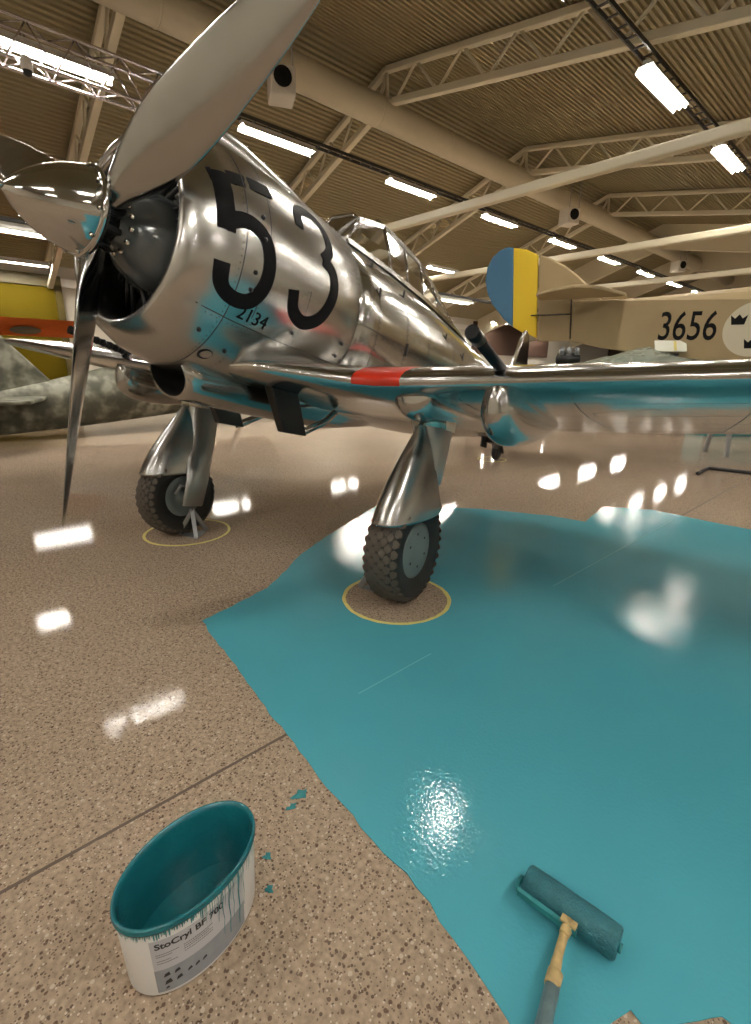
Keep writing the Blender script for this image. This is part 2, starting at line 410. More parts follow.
for y, lb in ((8.78, 'long cream tie beam crossing the upper right, nearest the camera'), (14.5, 'second long cream tie beam, above the blue and yellow rudder'), (20.2, 'third cream tie beam, low above the beige fuselage'), (25.9, 'farthest thin cream tie beam near the gable bands')):
    o = MB().bar((XL+.1, 0, 4.63), (XR-.1, 0, 4.63), .17, .17).build('tie_beam', M['beam'], bevel=.03); o.location.y = y
    tag(o, lb, 'beam', 'cream tie beams')
o = MB().lathe([(0, .30), (43, .30)], (-9.72, -1.0, 7.02), (0, 1, 0), 28).lathe([(0, .0), (0, .30)], (-9.72, -1.0, 7.02), (0, 1, 0), 28)
for k in range(18): o.lathe([(0, .302), (.02, .312), (.04, .302)], (-9.72, -1+2.4*k, 7.02), (0, 1, 0), 28)
tag(o.build('ventilation_duct', M['duct']), 'thick round cream ventilation duct running under the roof ridge', 'duct')
# fan heaters beside the duct
def heater():
    r = empty('fan_heater', (0, 0, 0), label='x', cat='fan heater', group='white fan heaters beside the duct')
    MB().box((0, 0, 0), (.50, .46, .46)).build('housing', M['white'], r, bevel=.03)
    MB().lathe([(0, .0), (.02, .15), (.0, .16), (-.03, .165)], (.262, 0, .04), (1, 0, 0), 20).build('fan_opening', M['hole'], r)
    MB().tube([(.2, -.18, .22), (.2, -.18, 1.2)], .012, 6).tube([(.2, .18, .22), (.2, .18, 1.2)], .012, 6).build('hanger', M['strap'], r)
    return r
hp = heater()
for i, (p, lb) in enumerate((((-9.1, 5.75, 6.34), 'white fan heater with round black opening, nearest, above the upper propeller blade'), ((-9.1, 16.6, 6.28), 'second white fan heater, under the duct above the flag-coloured rudder'), ((-9.1, 27.2, 6.25), 'farthest small white fan heater under the duct'))):
    h_ = hp if i == 0 else copy_tree(hp); h_.location = p; h_.rotation_euler.z = R(-25); h_['label'] = lb

# fluorescent lamps
def lamp():
    r = empty('ceiling_lamp', (0, 0, 0), label='x', cat='ceiling lamp', group='fluorescent lamps hanging in rows')
    h = MB().box((0, 0, .05), (.10, 1.66, .06))
    h.box((0, 0, .018), (.2, 1.66, .012))
    for s in (-1, 1): h.box((s*.125, 0, -.02), (.012, 1.66, .085), Matrix.Rotation(R(-35*s), 3, 'Y'))
    h.build('housing', M['lamp_case'], r)
    t = MB()
    for s in (-1, 1): t.tube([(s*.045, -.79, -.02), (s*.045, .79, -.02)], .019, 10)
    t.build('tube', M['lamp'], r)
    return r
lp = lamp(); first = True
rows = []
ord_ = ['first', 'second', 'third', 'fourth', 'fifth', 'sixth', 'seventh', 'eighth', 'ninth', 'tenth']
for k in range(-2, 9): rows.append((-9.69, 6.04+3.823*k, 5.766, 'lit fluorescent lamp inside the aluminium stage truss' if k == -1 else ('lit fluorescent lamp of the middle row, %s one beyond the stage truss' % ord_[k] if k >= 0 else 'lit fluorescent lamp of the middle row behind the stage truss, out of frame at left')))
for k in (-4, -3, -1, 0, 1, 2, 3, 4, 5): rows.append((-3.822, 9.5+3.823*k, 5.766, {0: 'very bright fluorescent lamp at the top right, nearest of its row', 1: 'bright fluorescent lamp at the right edge below the brightest one'}.get(k, 'lit fluorescent lamp of the right row, out of frame')))
for k in range(0, 8): rows.append((-10.75, 1.55+3.823*k, 3.57, 'low-hanging fluorescent lamp of the left row, %s from the mustard door' % ord_[k]))
for k in range(0, 6): rows.append((-18.2, 2.45+6*k, 4.2 if k else 4.2, 'fluorescent lamp close to the left wall, %s from the mustard door' % ord_[k]))
for k in range(-3, 6): rows.append((2.2, 5.7+3.823*k, 5.3, 'added fluorescent lamp of an unseen row at right, put in to light the hall'))  # unseen lamp row, added for light from the right
for k in range(-1, 4): rows.append((7.5, 3.0+6*k, 4.6, 'added fluorescent lamp of an unseen far right row, put in to light the hall'))  # second unseen row, added for more light further right
rows.append((-13.0, 15.0, 5.0, 'small fluorescent lamp beside the cockpit canopy, above the low row'))
for (x, y, z, lb) in rows:
    l = lp if first else copy_tree(lp); first = False; l.location = (x, y, z); l['label'] = lb
# cable trays
def tray(x, y0, y1, z, lb):
    m = MB()
    for s in (-1, 1): m.box((s*.09, (y0+y1)/2, z), (.02, y1-y0, .06))
    yy = y0
    while yy < y1: m.box((0, yy, z), (.18, .03, .02)); yy += .3
    o = m.build('cable_tray', M['tray']); o.location.x = x; tag(o, lb, 'cable tray', 'dark cable ladders carrying the lamps')
tray(-9.69, 4.6, 38, 5.90, 'dark cable ladder over the middle lamp row')
tray(-3.822, -6, 32, 5.90, 'dark cable ladder over the bright lamps at upper right')
tray(-10.75, 0, 30, 3.68, 'dark cable ladder over the low left lamp row')
# aluminium stage truss carrying a lamp
r = empty('stage_truss', (-9.69, 1.2, 5.8), label='silver aluminium lattice truss with a bright lamp inside, upper left corner', cat='truss')
a = .17; cor = [(-a, -.30), (a, -.30), (-a, .2), (a, .2)]
for cx_, cz in cor: MB().tube([(cx_, -3.2, cz), (cx_, 3.1, cz)], .026, 10).build('chord', M['alu_truss'], r)
for (p, q) in ((0, 1), (0, 2), (1, 3), (2, 3)):
    k = 0; y = -3.2
    m = MB()
    while y < 3.0:
        A, B = (cor[p], cor[q]) if k % 2 == 0 else (cor[q], cor[p])
        m.tube([(A[0], y, A[1]), (B[0], min(y+.3, 3.1), B[1])], .012, 6); y += .3; k += 1
    m.build('lacing', M['alu_truss'], r)
r = empty('dome_camera', (-8.95, 1.72, 5.16), label='small white dome camera hanging under the stage truss', cat='camera')
MB().lathe([(0, 0), (0, .07), (.10, .075), (.16, .04), (.17, .0)], (0, 0, .0), (0, 0, 1), 16).build('housing', M['white'], r)
MB().lathe([(0, .06), (-.05, .05), (-.07, 0)], (0, 0, 0), (0, 0, 1), 16).build('lens_dome', M['black'], r)
MB().tube([(0, 0, .15), (-.35, 0, .2), (-.55, 0, .33)], .02, 8).build('bracket', M['white'], r)

# ---------------------------------------------------------------- floor paint, tape, bucket, roller
def flat_with_holes(name, outer, holes, z, th, m):
    cu = bpy.data.curves.new(name, 'CURVE'); cu.dimensions = '2D'; cu.fill_mode = 'BOTH'; cu.extrude = th/2
    for pts in [outer]+holes:
        sp = cu.splines.new('POLY'); sp.points.add(len(pts)-1)
        for q, p in zip(sp.points, pts): q.co = (p[0], p[1], 0, 1)
        sp.use_cyclic_u = True
    o = bpy.data.objects.new(name, cu); COL.objects.link(o)
    dg = bpy.context.evaluated_depsgraph_get(); dg.update()
    me = bpy.data.meshes.new_from_object(o.evaluated_get(dg)); bpy.data.objects.remove(o)
    me.materials.clear(); me.materials.append(m)
    o = bpy.data.objects.new(name, me); COL.objects.link(o); o.location.z = z; return o
def circ(c, r, n=64, j=0): 
    return [(c[0]+(r+random.uniform(-j, j))*math.cos(2*PI*k/n), c[1]+(r+random.uniform(-j, j))*math.sin(2*PI*k/n)) for k in range(n)]
C1 = (-2.03, 2.04); C2 = (-4.18, 1.50)
edge = [(-.264, .736), (-.311, .737), (-.451, .762), (-.664, .795), (-.866, .795), (-1.171, .809), (-1.387, .83), (-1.597, .845), (-1.96, .885), (-2.358, .921), (-2.55, .951),
        (-2.697, 1.468), (-3.047, 1.957), (-3.229, 2.282), (-3.399, 2.634), (-3.747, 3.403), (-3.348, 3.84), (-2.953, 4.21), (-2.33, 4.573), (-1.998, 4.661), (-2.127, 5.37), (-1.726, 5.682), (-1.174, 5.68), (-.835, 5.697), (-.313, 5.7), (3.5, 5.8), (3.5, 1.4), (.6, 1.25),
        (.014, 1.115), (-.006, 1.102), (-.021, 1.066), (-.075, 1.0), (-.114, .961), (-.144, .975), (-.157, .912), (-.2, .8)]
jit = []
for i in range(len(edge)):
    a = Vector(edge[i]); b = Vector(edge[(i+1) % len(edge)]); L = (b-a).length; n = max(1, int(L/.05))
    for k in range(n):
        p = a.lerp(b, k/n); jit.append((p.x+random.uniform(-.006, .006), p.y+random.uniform(-.006, .006)))
o = flat_with_holes('floor_paint', jit, [circ(C1, .345, 64, .004)[::-1]], .002, .003, M['teal'])
tag(o, 'glossy turquoise paint freshly rolled over the concrete floor', 'paint')
j = MB().box((-1.44, 1.47, .0038), (.006, .5, .0008)).box((-1.44, 4.2, .0038), (.008, 2.4, .0008)).build('joint_line', mat('wet paint in the joint', (.16, .50, .58), .08), o)
for c, r1, lb in ((C1, .345, 'yellow tape ring around the near main wheel, inside the turquoise paint'), (C2, .36, 'yellow tape ring around the far main wheel on bare concrete')):
    o = flat_with_holes('tape_ring', circ(c, r1+.012, 64, .003), [circ(c, r1-.012, 64, .003)[::-1]], .003, .0025, M['tape']); tag(o, lb, 'tape', 'tape rings round the wheels')
C3 = (-4.65, 6.85)
o = flat_with_holes('tape_ring', circ(C3, .24), [circ(C3, .225)[::-1]], .003, .002, M['tape']); tag(o, 'small tape ring around the tail wheel', 'tape', 'tape rings round the wheels')
# drips on bare floor
for i, (x, y, s, lb) in enumerate(((-1.157, .713, .028, 'largest turquoise smear on the concrete near the paint edge'), (-1.135, .665, .018, 'turquoise smear just below the largest smear'), (-1.035, .514, .012, 'upper tiny paint drip right of the bucket'), (-.945, .468, .011, 'lower tiny paint drip right of the bucket'))):
    pts = [(x+s*(1+.35*math.sin(5*a)+random.uniform(-.2, .2))*math.cos(a)*(.6 if i < 2 else 1), y+s*(1+.3*math.cos(3*a)+random.uniform(-.2, .2))*math.sin(a)) for a in [2*PI*k/24 for k in range(24)]]
    o = flat_with_holes('paint_drip', pts, [], .0012, .001, M['teal_dry']); tag(o, lb, 'paint drip', 'turquoise drips on the concrete')

# oval bucket
def bucket():
    X, Y, H, A, B, yw, s = -.9927, .2753, .2423, .1222, .185, .2288, .95
    root = empty('paint_bucket', (X, Y, 0), yw, label='white oval plastic paint bucket, turquoise inside, standing on bare concrete', cat='bucket')
    def P(t, z, off=0):
        k = s+(1-s)*z/H; return Vector(((A*k+off)*math.cos(t), (B*k+off)*math.sin(t), z))
    N = 64; ring = lambda z, off: [P(2*PI*k/N, z, off) for k in range(N)]
    m = MB(); m.loft([ring(.0, -.012), ring(.004, -.003), ring(.012, 0), ring(.19, 0), ring(H-.0185, .001)], cap1=False)
    m.build('bucket_wall', M['bucket'], root)
    m = MB()   # rim lip and paint-covered inside
    m.loft([ring(H-.019, .001), ring(H-.018, .005), ring(H-.010, .006), ring(H-.008, .003), ring(H-.005, .005), ring(H, .003), ring(H, -.002), ring(H-.02, -.005), ring(.1, -.005), ring(.03, -.008)], cap0=False, cap1=False)
    m.build('rim', M['teal_thick'], root)
    MB().loft([ring(.03, -.0075), [Vector((0.02*math.cos(2*PI*k/N), .02*math.sin(2*PI*k/N), .034)) for k in range(N)]], cap0=False).build('paint_residue', M['teal_thick'], root)
    # teal runs down from the rim
    m = MB(); random.seed(3)
    t = -2.6
    while t < 1.0:
        L = random.uniform(.008, .026)+(.07*random.random() if t > -.3 else 0); w = random.uniform(.008, .03)
        zt = H-.0185
        if t > -.25: w *= .5
        q = [P(t, zt, .003), P(t+w, zt, .003), P(t+w*.8, zt-L*.7, .0025), P(t+w*.5, zt-L, .002), P(t+w*.15, zt-L*.8, .0025)]
        m.add(q, [(0, 1, 2, 3, 4)], 0, False); t += w*random.uniform(.8, 2.0) if t < -.25 else w*random.uniform(1.5, 5)
    for t0, L, w in ((.02, .15, .012), (.12, .17, .02), (.2, .13, .012), (.3, .18, .03), (.42, .14, .015), (-.05, .09, .008)):
        n = 6
        vs = [P(t0+w*j*(1-.3*i/n)+.01*math.sin(i*2), H-.0185-L*i/n, .0028) for i in range(n+1) for j in (0, 1)]
        m.add(vs, [(2*i, 2*i+1, 2*i+3, 2*i+2) for i in range(n)], 0, False)
    m.build('paint_run', M['teal_dry'], root)
    # label
    def patch(t0, t1, z0, z1, off, name, mm, par, nt_=24):
        vs = [P(t0+(t1-t0)*i/nt_, z, off) for z in (z0, z1) for i in range(nt_+1)]
        return MB().add(vs, [(i, i+1, nt_+2+i, nt_+1+i) for i in range(nt_)], 0, True).build(name, mm, par)
    lab = patch(R(-57), R(24), .02, .198, .0012, 'label_sheet', M['label_pale'], root)
    patch(R(-57), R(24), .02, .098, .0018, 'label_band', M['label_grey'], lab)
    # arc length along the oval
    def t_at(t0, d, z):
        t = t0; acc = 0
        while acc < d: 
            p = P(t, z); t += .004; acc += (P(t, z)-p).length
        return t
    vs, fs = text_mesh('StoCryl BF 700', .0265, .98, .0007)
    tab = [t_at(R(-53), i*.004, .16) for i in range(70)]
    def tt(x):
        i = max(0, min(68, int(x/.004))); return tab[i]+(tab[i+1]-tab[i])*(x/.004-i)
    MB().add([P(tt(v[0]), .170+v[1], .0024) for v in vs], fs, 0, False).build('lettering', M['ink'], lab, flip=False)
    m = MB()      # small grey text lines and pictograms
    for i, (x0, x1, z) in enumerate(((.0, .05, .150), (.0, .035, .143), (.06, .13, .150), (.06, .12, .143), (.06, .13, .136), (.0, .03, .128), (.06, .13, .128), (.0, .045, .12))):
        for j in range(14):
            a, b = x0+(x1-x0)*j/14, x0+(x1-x0)*(j+.7)/14
            m.add([P(tt(a), z, .0024), P(tt(b), z, .0024), P(tt(b), z+.0022, .0024), P(tt(a), z+.0022, .0024)], [(0, 1, 2, 3)], 0, False)
    for (x0, z0, s_) in ((.008, .07, .016), (.032, .072, .014), (.008, .044, .018), (.034, .046, .015), (.008, .028, .010), (.06, .055, .012), (.078, .055, .012), (.096, .055, .012)):
        m.add([P(tt(x0), z0, .0024), P(tt(x0+s_), z0+.004, .0024), P(tt(x0+s_*.8), z0+s_, .0024), P(tt(x0+s_*.2), z0+s_*.7, .0024)], [(0, 1, 2, 3)], 0, False)
    m.build('pictogram', M['ink'], lab, flip=False)
bucket()
# paint roller
def roller():
    root = empty('paint_roller', (-.33, 1.035, 0), R(7), label='wide paint roller soaked in turquoise with a long paint-stained pole', cat='paint roller')
    prof = [(-.125, 0), (-.125, .036), (-.12, .041), (-.06, .0425), (0, .042), (.06, .0425), (.12, .041), (.125, .036), (.125, 0)]
    m = MB().lathe(prof, (0, .006, .045), (1, 0, 0), 28); m.build('roller_sleeve', M['roller_nap'], root)
    MB().tube([(.125, 0, .045), (.133, 0, .045)], .012, 12).build('end_cap', M['teal_dry'], root); f = MB().tube([(-.127, 0, .045), (-.136, -.0, .045), (-.136, -.03, .05), (-.13, -.045, .054), (0, -.05, .057), (.02, -.06, .057)], .007, 10)
    f.box((-.045, -.052, .058), (.16, .012, .018)); f.build('frame', M['teal_dry'], root)
    MB().tube([(.012, -.035, .060), (.012, -.075, .057)], [.016, .013], 12).box((.012, -.045, .063), (.04, .02, .02)).build('ferrule', M['ferrule'], root)
    p = smooth_path([(.012, -.07, .057), (.018, -.13, .055), (.03, -.2, .052)], 4)
    MB().tube(p, [.011]*5+[.013]*(len(p)-5), 12).build('grip', M['ferrule'], root)
    MB().tube([(.026, -.165, .053), (.03, -.20, .052)], .018, 16).build('collar', M['ferrule'], root)
    MB().tube([(.03, -.19, .052), (.09, -.60, .04), (.18, -1.25, .03)], [.017, .020, .021], 16).build('pole', M['pole'], root)
roller()

# ---------------------------------------------------------------- the fighter aircraft
O_AC = Vector((-3.1157, 1.7296, 0)); FX = Vector((.2677, -.9384, .2184)); LY = Vector((.9616, .2743, 0)); UP = Vector((-.0599, .21, .9759))
AC = empty('fighter_aircraft', (0, 0, 0), label='polished silver propeller fighter aircraft with black 53 on its cowling', cat='aircraft')
mw = Matrix((FX, LY, UP)).transposed().to_4x4(); mw.translation = O_AC; AC.matrix_world = mw
Z0 = 1.84; RL = .023
def rl(p):      # the body leans slightly to its left on the oleos
    y, z = p.y, p.z-1.82
    return Vector((p.x, y*math.cos(RL)+z*math.sin(RL), 1.82+z*math.cos(RL)-y*math.sin(RL)))
COWL = [(1.335, .475), (1.29, .515), (1.2, .565), (1.05, .603), (.8, .625), (.5, .632), (.12, .628)]
def cr(x):
    pts = sorted(COWL)
    for (a, ra), (b, rb) in zip(pts, pts[1:]):
        if a <= x <= b: return ra+(rb-ra)*(x-a)/(b-a)
    return pts[0][1] if x < pts[0][0] else pts[-1][1]
def oc(x, ang, off=.002):   # point on cowling
    r_ = cr(x)+off; return Vector((x, r_*math.sin(ang), Z0+r_*math.cos(ang)))
m = MB().lathe([(.55, .50), (.95, .48), (1.2, .435), (1.3, .422), (1.335, .43), (1.347, .447)]+COWL+[(.10, .615), (.10, .57)], (0, 0, Z0), (1, 0, 0), 96)
cowl = m.build('cowling', M['alu_cowl'], AC, fn=rl)
MB().lathe([(.6, 0), (.6, .5)], (0, 0, Z0), (1, 0, 0), 48).build('firewall', M['hole'], AC, fn=rl)
# seams + rivets of the cowling
m = MB()
def ringstrip(x, a0, a1, w, off=.0012, n=60):
    vs = [oc(x+dx, a0+(a1-a0)*i/n, off) for i in range(n+1) for dx in (-w/2, w/2)]
    m.add(vs, [(2*i, 2*i+1, 2*i+3, 2*i+2) for i in range(n)], 0, True)
def rivets(pts, r_=.0035):
    for p in pts:
        c = Vector(p); nn = Vector((0, c.y, c.z-Z0)).normalized(); x_ = Vector((1, 0, 0)); y_ = nn.cross(x_)
        vs = [c+(x_*math.cos(a)+y_*math.sin(a))*r_ for a in [k*PI/3 for k in range(6)]]+[c+nn*r_*.6]
        m.add(vs, [(k, (k+1) % 6, 6) for k in range(6)], 0, True)
ringstrip(.115, 0, 2*PI, .006, .002); ringstrip(1.075, R(25), R(200), .004); ringstrip(.60, R(95), R(200), .003); ringstrip(.93, R(28), R(120), .003)
for ang in (28, 125): 
    vs = [oc(.12+(1.22-.12)*i/30, R(ang)+d, .0012) for i in range(31) for d in (-.004, .004)]
    m.add(vs, [(2*i, 2*i+1, 2*i+3, 2*i+2) for i in range(30)], 0, True)
rivets([oc(x, R(a), 0) for x in (1.09, .915, .14, .62) for a in range(24, 200, 3)])
rivets([oc(.14+.03*k, R(a), 0) for k in range(35) for a in (30, 127)])
m.build('panel_seam', M['seam'], cowl, fn=rl, flip=False)
m = MB()    # latches
for x, a in ((1.0, 100), (.98, 74), (.97, 84), (1.0, 108), (1.14, 137), (.95, 142), (.64, 118), (.5, 137), (.2, 112), (.2, 120), (.18, 128)):
    c = oc(x, R(a), .003); m.lathe([(0, .012), (.006, .01), (.008, 0)], c, Vector((0, math.sin(R(a)), math.cos(R(a)))), 10)
m.lathe([(-.01, 0), (.0, .034), (.004, .038), (.0, .042)], oc(1.02, R(149), .0), Vector((0, math.sin(R(149)), math.cos(R(149)))), 20)
m.build('latch', M['dark_metal'], cowl, fn=rl)
# numbers painted on the cowling
def stroke(path, w, smooth=True, off=.0035):
    P = [(x, R(a)*.63) for x, a in path]
    if smooth: P = [(v.x, v.y) for v in smooth_path([Vector((p[0], p[1], 0)) for p in P], 6)]
    L = ribbon(P, w, 3 if not smooth else 2); vs = []
    for a, b in L:
        for t in (0, .25, .5, .75, 1):
            q = a.lerp(b, t); vs.append(oc(q.x, q.y/.63, off))
    k = 5
    return vs, [(i*k+j, i*k+j+1, (i+1)*k+j+1, (i+1)*k+j) for i in range(len(L)-1) for j in range(k-1)]
m = MB()
for pth, w, sm_ in (([(1.245, 62.5), (.895, 57.0)], .075, False), ([(1.195, 60), (1.178, 88)], .088, False), ([(1.195, 85.5), (1.10, 80.2), (.985, 82), (.93, 90.9), (.927, 103.4), (.985, 113), (1.085, 115), (1.155, 111), (1.175, 102)], .078, True)):
    vs, fs = stroke(pth, w, sm_); m.add(vs, fs, 0, True)
m.build('number_marking', M['black_mark'], cowl, fn=rl, flip=False)
m = MB()
for pth, w, sm_ in (([(.705, 66.5), (.69, 57), (.597, 51.7), (.495, 52.8), (.448, 59.5), (.448, 68.7), (.52, 76)], .066, True), ([(.52, 76), (.44, 78.8), (.406, 86.5), (.424, 95.9), (.49, 105.9), (.6, 111), (.70, 107.5), (.735, 98.5)], .076, True)):
    vs, fs = stroke(pth, w, sm_); m.add(vs, fs, 0, True)
m.build('number_marking', M['black_mark'], cowl, fn=rl, flip=False)
vs, fs = text_mesh('2134', .105, .92)
MB().add([oc(1.02-v[0], R(122.5)-v[1]/.63, .003) for v in vs], fs, 0, False).build('serial_marking', M['black_mark'], cowl, fn=rl, flip=False)

# engine
eng = MB().lathe([(1.42, 0), (1.42, .075), (1.40, .09), (1.37, .10), (1.35, .135), (1.30, .19), (1.22, .235), (1.12, .26), (1.0, .27), (.8, .28), (.6, .28)], (0, 0, Z0), (1, 0, 0), 40)
eng = eng.build('engine', M['crank'], AC, fn=rl)
for k in range(9):
    a = R(20+40*k); m = MB(); u = Vector((0, math.sin(a), math.cos(a)))
    prof = []
    for i in range(11): t = .22+.018*i; prof += [(t, .075), (t+.003, .10), (t+.008, .10), (t+.011, .075)]
    prof += [(.425, .08), (.45, .06), (.455, 0)]
    m.lathe(prof, Vector((.98, 0, Z0)), u, 20)
    v = Vector((0, math.cos(a), -math.sin(a)))
    for s in (-1, 1): m.tube([Vector((1.2, 0, Z0))+u*.22+v*.03*s, Vector((1.1, 0, Z0))+u*.42+v*.05*s], .012, 8)
    m.build('cylinder', M['dark_metal'], eng, fn=rl)
m = MB()
for k in range(12):
    a = R(30*k+10); m.lathe([(0, .014), (.015, .012), (.018, 0)], Vector((1.36, .12*math.sin(a), Z0+.12*math.cos(a))), (1, 0, 0), 8)
m.build('bolt', M['chrome'], eng, fn=rl)
MB().tube([(1.12, .10, Z0+.25), (1.10, .10, Z0+.42)], .022, 10).build('ignition_lead', mat('cream loom', (.45, .43, .38), .5), eng, fn=rl)

# propeller
hx = 1.47
prop = MB().lathe([(-.07, 0), (-.07, .085), (-.03, .10), (.06, .10), (.09, .13), (.09, 0)], (hx, 0, Z0), (1, 0, 0), 28)
for k in range(6):
    a = R(60*k); prop.box((hx-.02, .1*math.sin(a), Z0+.1*math.cos(a)), (.1, .03, .03))
prop = prop.build('propeller', M['dark_metal'], AC, fn=rl, bevel=.004)
def blade(adeg):
    a = R(adeg); er = Vector((0, math.sin(a), -math.cos(a))); et = Vector((0, math.cos(a), math.sin(a))); ex = Vector((1, 0, 0))
    st = [(.07, .052, .052, 60), (.16, .055, .05, 58), (.24, .075, .042, 54), (.34, .105, .034, 50), (.48, .133, .026, 44), (.64, .146, .020, 41), (.82, .136, .016, 39), (1.0, .122, .0125, 37.5), (1.16, .104, .010, 36.5), (1.30, .084, .008, 36), (1.41, .062, .0065, 35), (1.49, .042, .005, 34), (1.53, .018, .004, 34)]
    secs = []
    for r_, c, th, be in st:
        be = R(be); ch = ex*math.sin(be)+et*math.cos(be); nn = ex*math.cos(be)-et*math.sin(be); sec = []
        for i in range(24):
            q = 2*PI*i/24; u = math.cos(q); w = math.sin(q)
            bl = min(1, max(0, (r_-.16)/.25))
            tk = th*w*(1-.35*bl*u)
            cam_ = bl*th*.35*(1-u*u)
            sec.append(Vector((hx, 0, Z0))+er*r_+ch*c*u+nn*(tk+cam_))
        secs.append(sec)
    b = MB().loft(secs).build('blade', M['blade'], prop, fn=rl, subsurf=1)
    MB().tube([Vector((hx, 0, Z0))+er*.05, Vector((hx, 0, Z0))+er*.115], [.068, .066], 20).tube([Vector((hx, 0, Z0))+er*.115, Vector((hx, 0, Z0))+er*.13], [.074, .074], 20).build('blade_clamp', M['dark_metal'], prop, fn=rl)
for d_ in (-3, 118, 245): blade(d_)
# spinner (droops a hair below the hub line)
m = MB(); prof = []
n = 22
for i in range(n+1):
    t = i/n; x = 1.535+t*.32; r_ = .195*max(0, 1-t**1.6)**.74; prof.append((x, r_))
secs = [[Vector((x, r_*math.sin(2*PI*k/48), Z0-.055*((x-1.535)/.32)+r_*math.cos(2*PI*k/48))) for k in range(48)] for x, r_ in prof[:-1]+[(1.8585, .004)]]
m.loft(secs, cap0=True); sp = m.build('spinner', M['chrome'], prop, fn=rl)
m = MB(); m.lathe([(1.515, .18), (1.515, .203), (1.53, .207), (1.548, .203), (1.55, .192)], (0, 0, Z0), (1, 0, 0), 48)
m.build('spinner_ring', M['chrome'], prop, fn=rl)
MB().lathe([(1.845, 0), (1.845, .014), (1.862, .015), (1.872, .010), (1.874, 0)], (0, 0, Z0-.055), (1, 0, 0), 16).build('spinner_cap', M['chrome'], prop, fn=rl)
for k in range(10):
    a = R(36*k+60); MB().lathe([(0, .010), (.007, .008), (.009, 0)], Vector((1.56, .198*math.sin(a), Z0-.003+.198*math.cos(a))), Vector((0, math.sin(a), math.cos(a))), 10).build('screw', M['chrome'], prop, fn=rl)

# fuselage
def fsec(x, a, top, bot, p=2.15, n=48):
    zc = (top+bot)/2; hh = (top-bot)/2; out = []
    for k in range(n):
        q = 2*PI*k/n; c, s_ = math.cos(q), math.sin(q)
        out.append(Vector((x, a*math.copysign(abs(c)**(2/p), c), zc+hh*math.copysign(abs(s_)**(2/p), s_))))
    return out
FS = [(.13, .60, 2.44, 1.24, 2), (-.1, .605, 2.455, 1.22, 2), (-.4, .60, 2.47, 1.21, 2.05), (-.9, .585, 2.48, 1.20, 2.1), (-1.4, .56, 2.48, 1.20, 2.1), (-1.9, .53, 2.47, 1.21, 2.1), (-2.5, .47, 2.47, 1.25, 2.05), (-3.1, .40, 2.47, 1.31, 2), (-3.8, .32, 2.44, 1.39, 2), (-4.6, .22, 2.36, 1.49, 2), (-5.3, .14, 2.27, 1.59, 2), (-5.9, .07, 2.2, 1.70, 2), (-6.3, .02, 2.12, 1.85, 2)]
fus = MB().loft([fsec(*s_) for s_ in FS]).build('fuselage', M['alu'], AC, fn=rl, subsurf=1)
def onf(x, q):
    for A, B in zip(FS, FS[1:]):
        if B[0] <= x <= A[0]:
            t = (x-A[0])/(B[0]-A[0]); a = A[1]+(B[1]-A[1])*t; top = A[2]+(B[2]-A[2])*t; bot = A[3]+(B[3]-A[3])*t
            return Vector((x, a*math.cos(q), (top+bot)/2+(top-bot)/2*math.sin(q)))
m = MB()
def fstrip(x0, x1, q0, q1, w=.004, off=1.004, n=30):
    vs = []
    for i in range(n+1):
        t = i/n; x = x0+(x1-x0)*t; q = q0+(q1-q0)*t
        dx = w/2 if abs(q1-q0) > .2 else 0; dq = 0 if dx else w/2/.6
        for s_ in (-1, 1):
            p = onf(x+dx*s_, q+dq*s_); zc = 1.84; p = Vector((p.x, p.y*off, zc+(p.z-zc)*off)); vs.append(p)
    m.add(vs, [(2*i, 2*i+1, 2*i+3, 2*i+2) for i in range(n)], 0, True)
for x in (-.18, -.62, -1.05, -1.7, -2.4, -3.1): fstrip(x, x, R(-50), R(62))
for q in (R(30), R(-5), R(52)): fstrip(.1, -3.6, q, q, .003)
for x in (-.18, -.62, -1.05, -1.7):
    for k in range(28):
        for dx in (-.02,):
            p = onf(x+dx, R(-40+3.5*k)); c = Vector((p.x, p.y*1.005, 1.84+(p.z-1.84)*1.005)); m.lathe([(0, .004), (.002, .003), (.003, 0)], c, Vector((0, p.y, p.z-1.84)), 6)
m.build('panel_seam', M['seam'], fus, fn=rl, flip=False)
for x, q in ((-.18, 20), (-.2, 42), (-.62, 33), (-.64, -5), (-1.5, 25), (-2.0, 20)):
    p = onf(x, R(q)); MB().box(Vector((p.x, p.y*1.006, 1.84+(p.z-1.84)*1.006)), (.012, .01, .1)).build('vent_slot', M['black'], fus, fn=rl)

# canopy: frames + panes
CS = {'front': -.14, 'bow': -.36, 'a': -.68, 'b': -1.03, 'c': -1.34, 'd': -1.7, 'e': -2.2, 'end': -3.1}
def csec(x):
    tab = [(-.14, 2.455, .13), (-.36, 2.73, .23), (-.68, 2.83, .27), (-1.03, 2.825, .275), (-1.34, 2.81, .275), (-1.7, 2.72, .26), (-2.2, 2.57, .23), (-3.1, 2.46, .14)]
    for (xa, za, wa), (xb, zb, wb) in zip(tab, tab[1:]):
        if xb <= x <= xa:
            t = (x-xa)/(xb-xa); z = za+(zb-za)*t; w = wa+(wb-wa)*t; break
    sill = 2.44
    h = z-sill
    sl = .20 if abs(x+.36) < .01 else (-.06 if abs(x+.68) < .01 else 0)
    return [Vector((x+sl, w, sill)), Vector((x+sl*.6, w*.90, sill+h*.40)), Vector((x, w*.66, sill+h*.86)), Vector((x, w*.42, sill+h)), Vector((x, -w*.42, sill+h)), Vector((x, -w*.66, sill+h*.86)), Vector((x+sl*.6, -w*.90, sill+h*.40)), Vector((x+sl, -w, sill))]
can = MB()
xs = [CS[k] for k in ('front', 'bow', 'a', 'b', 'c', 'd', 'e')]
for x in xs[1:]:
    can.tube(csec(x), .015 if x > -.8 else .011, 8)
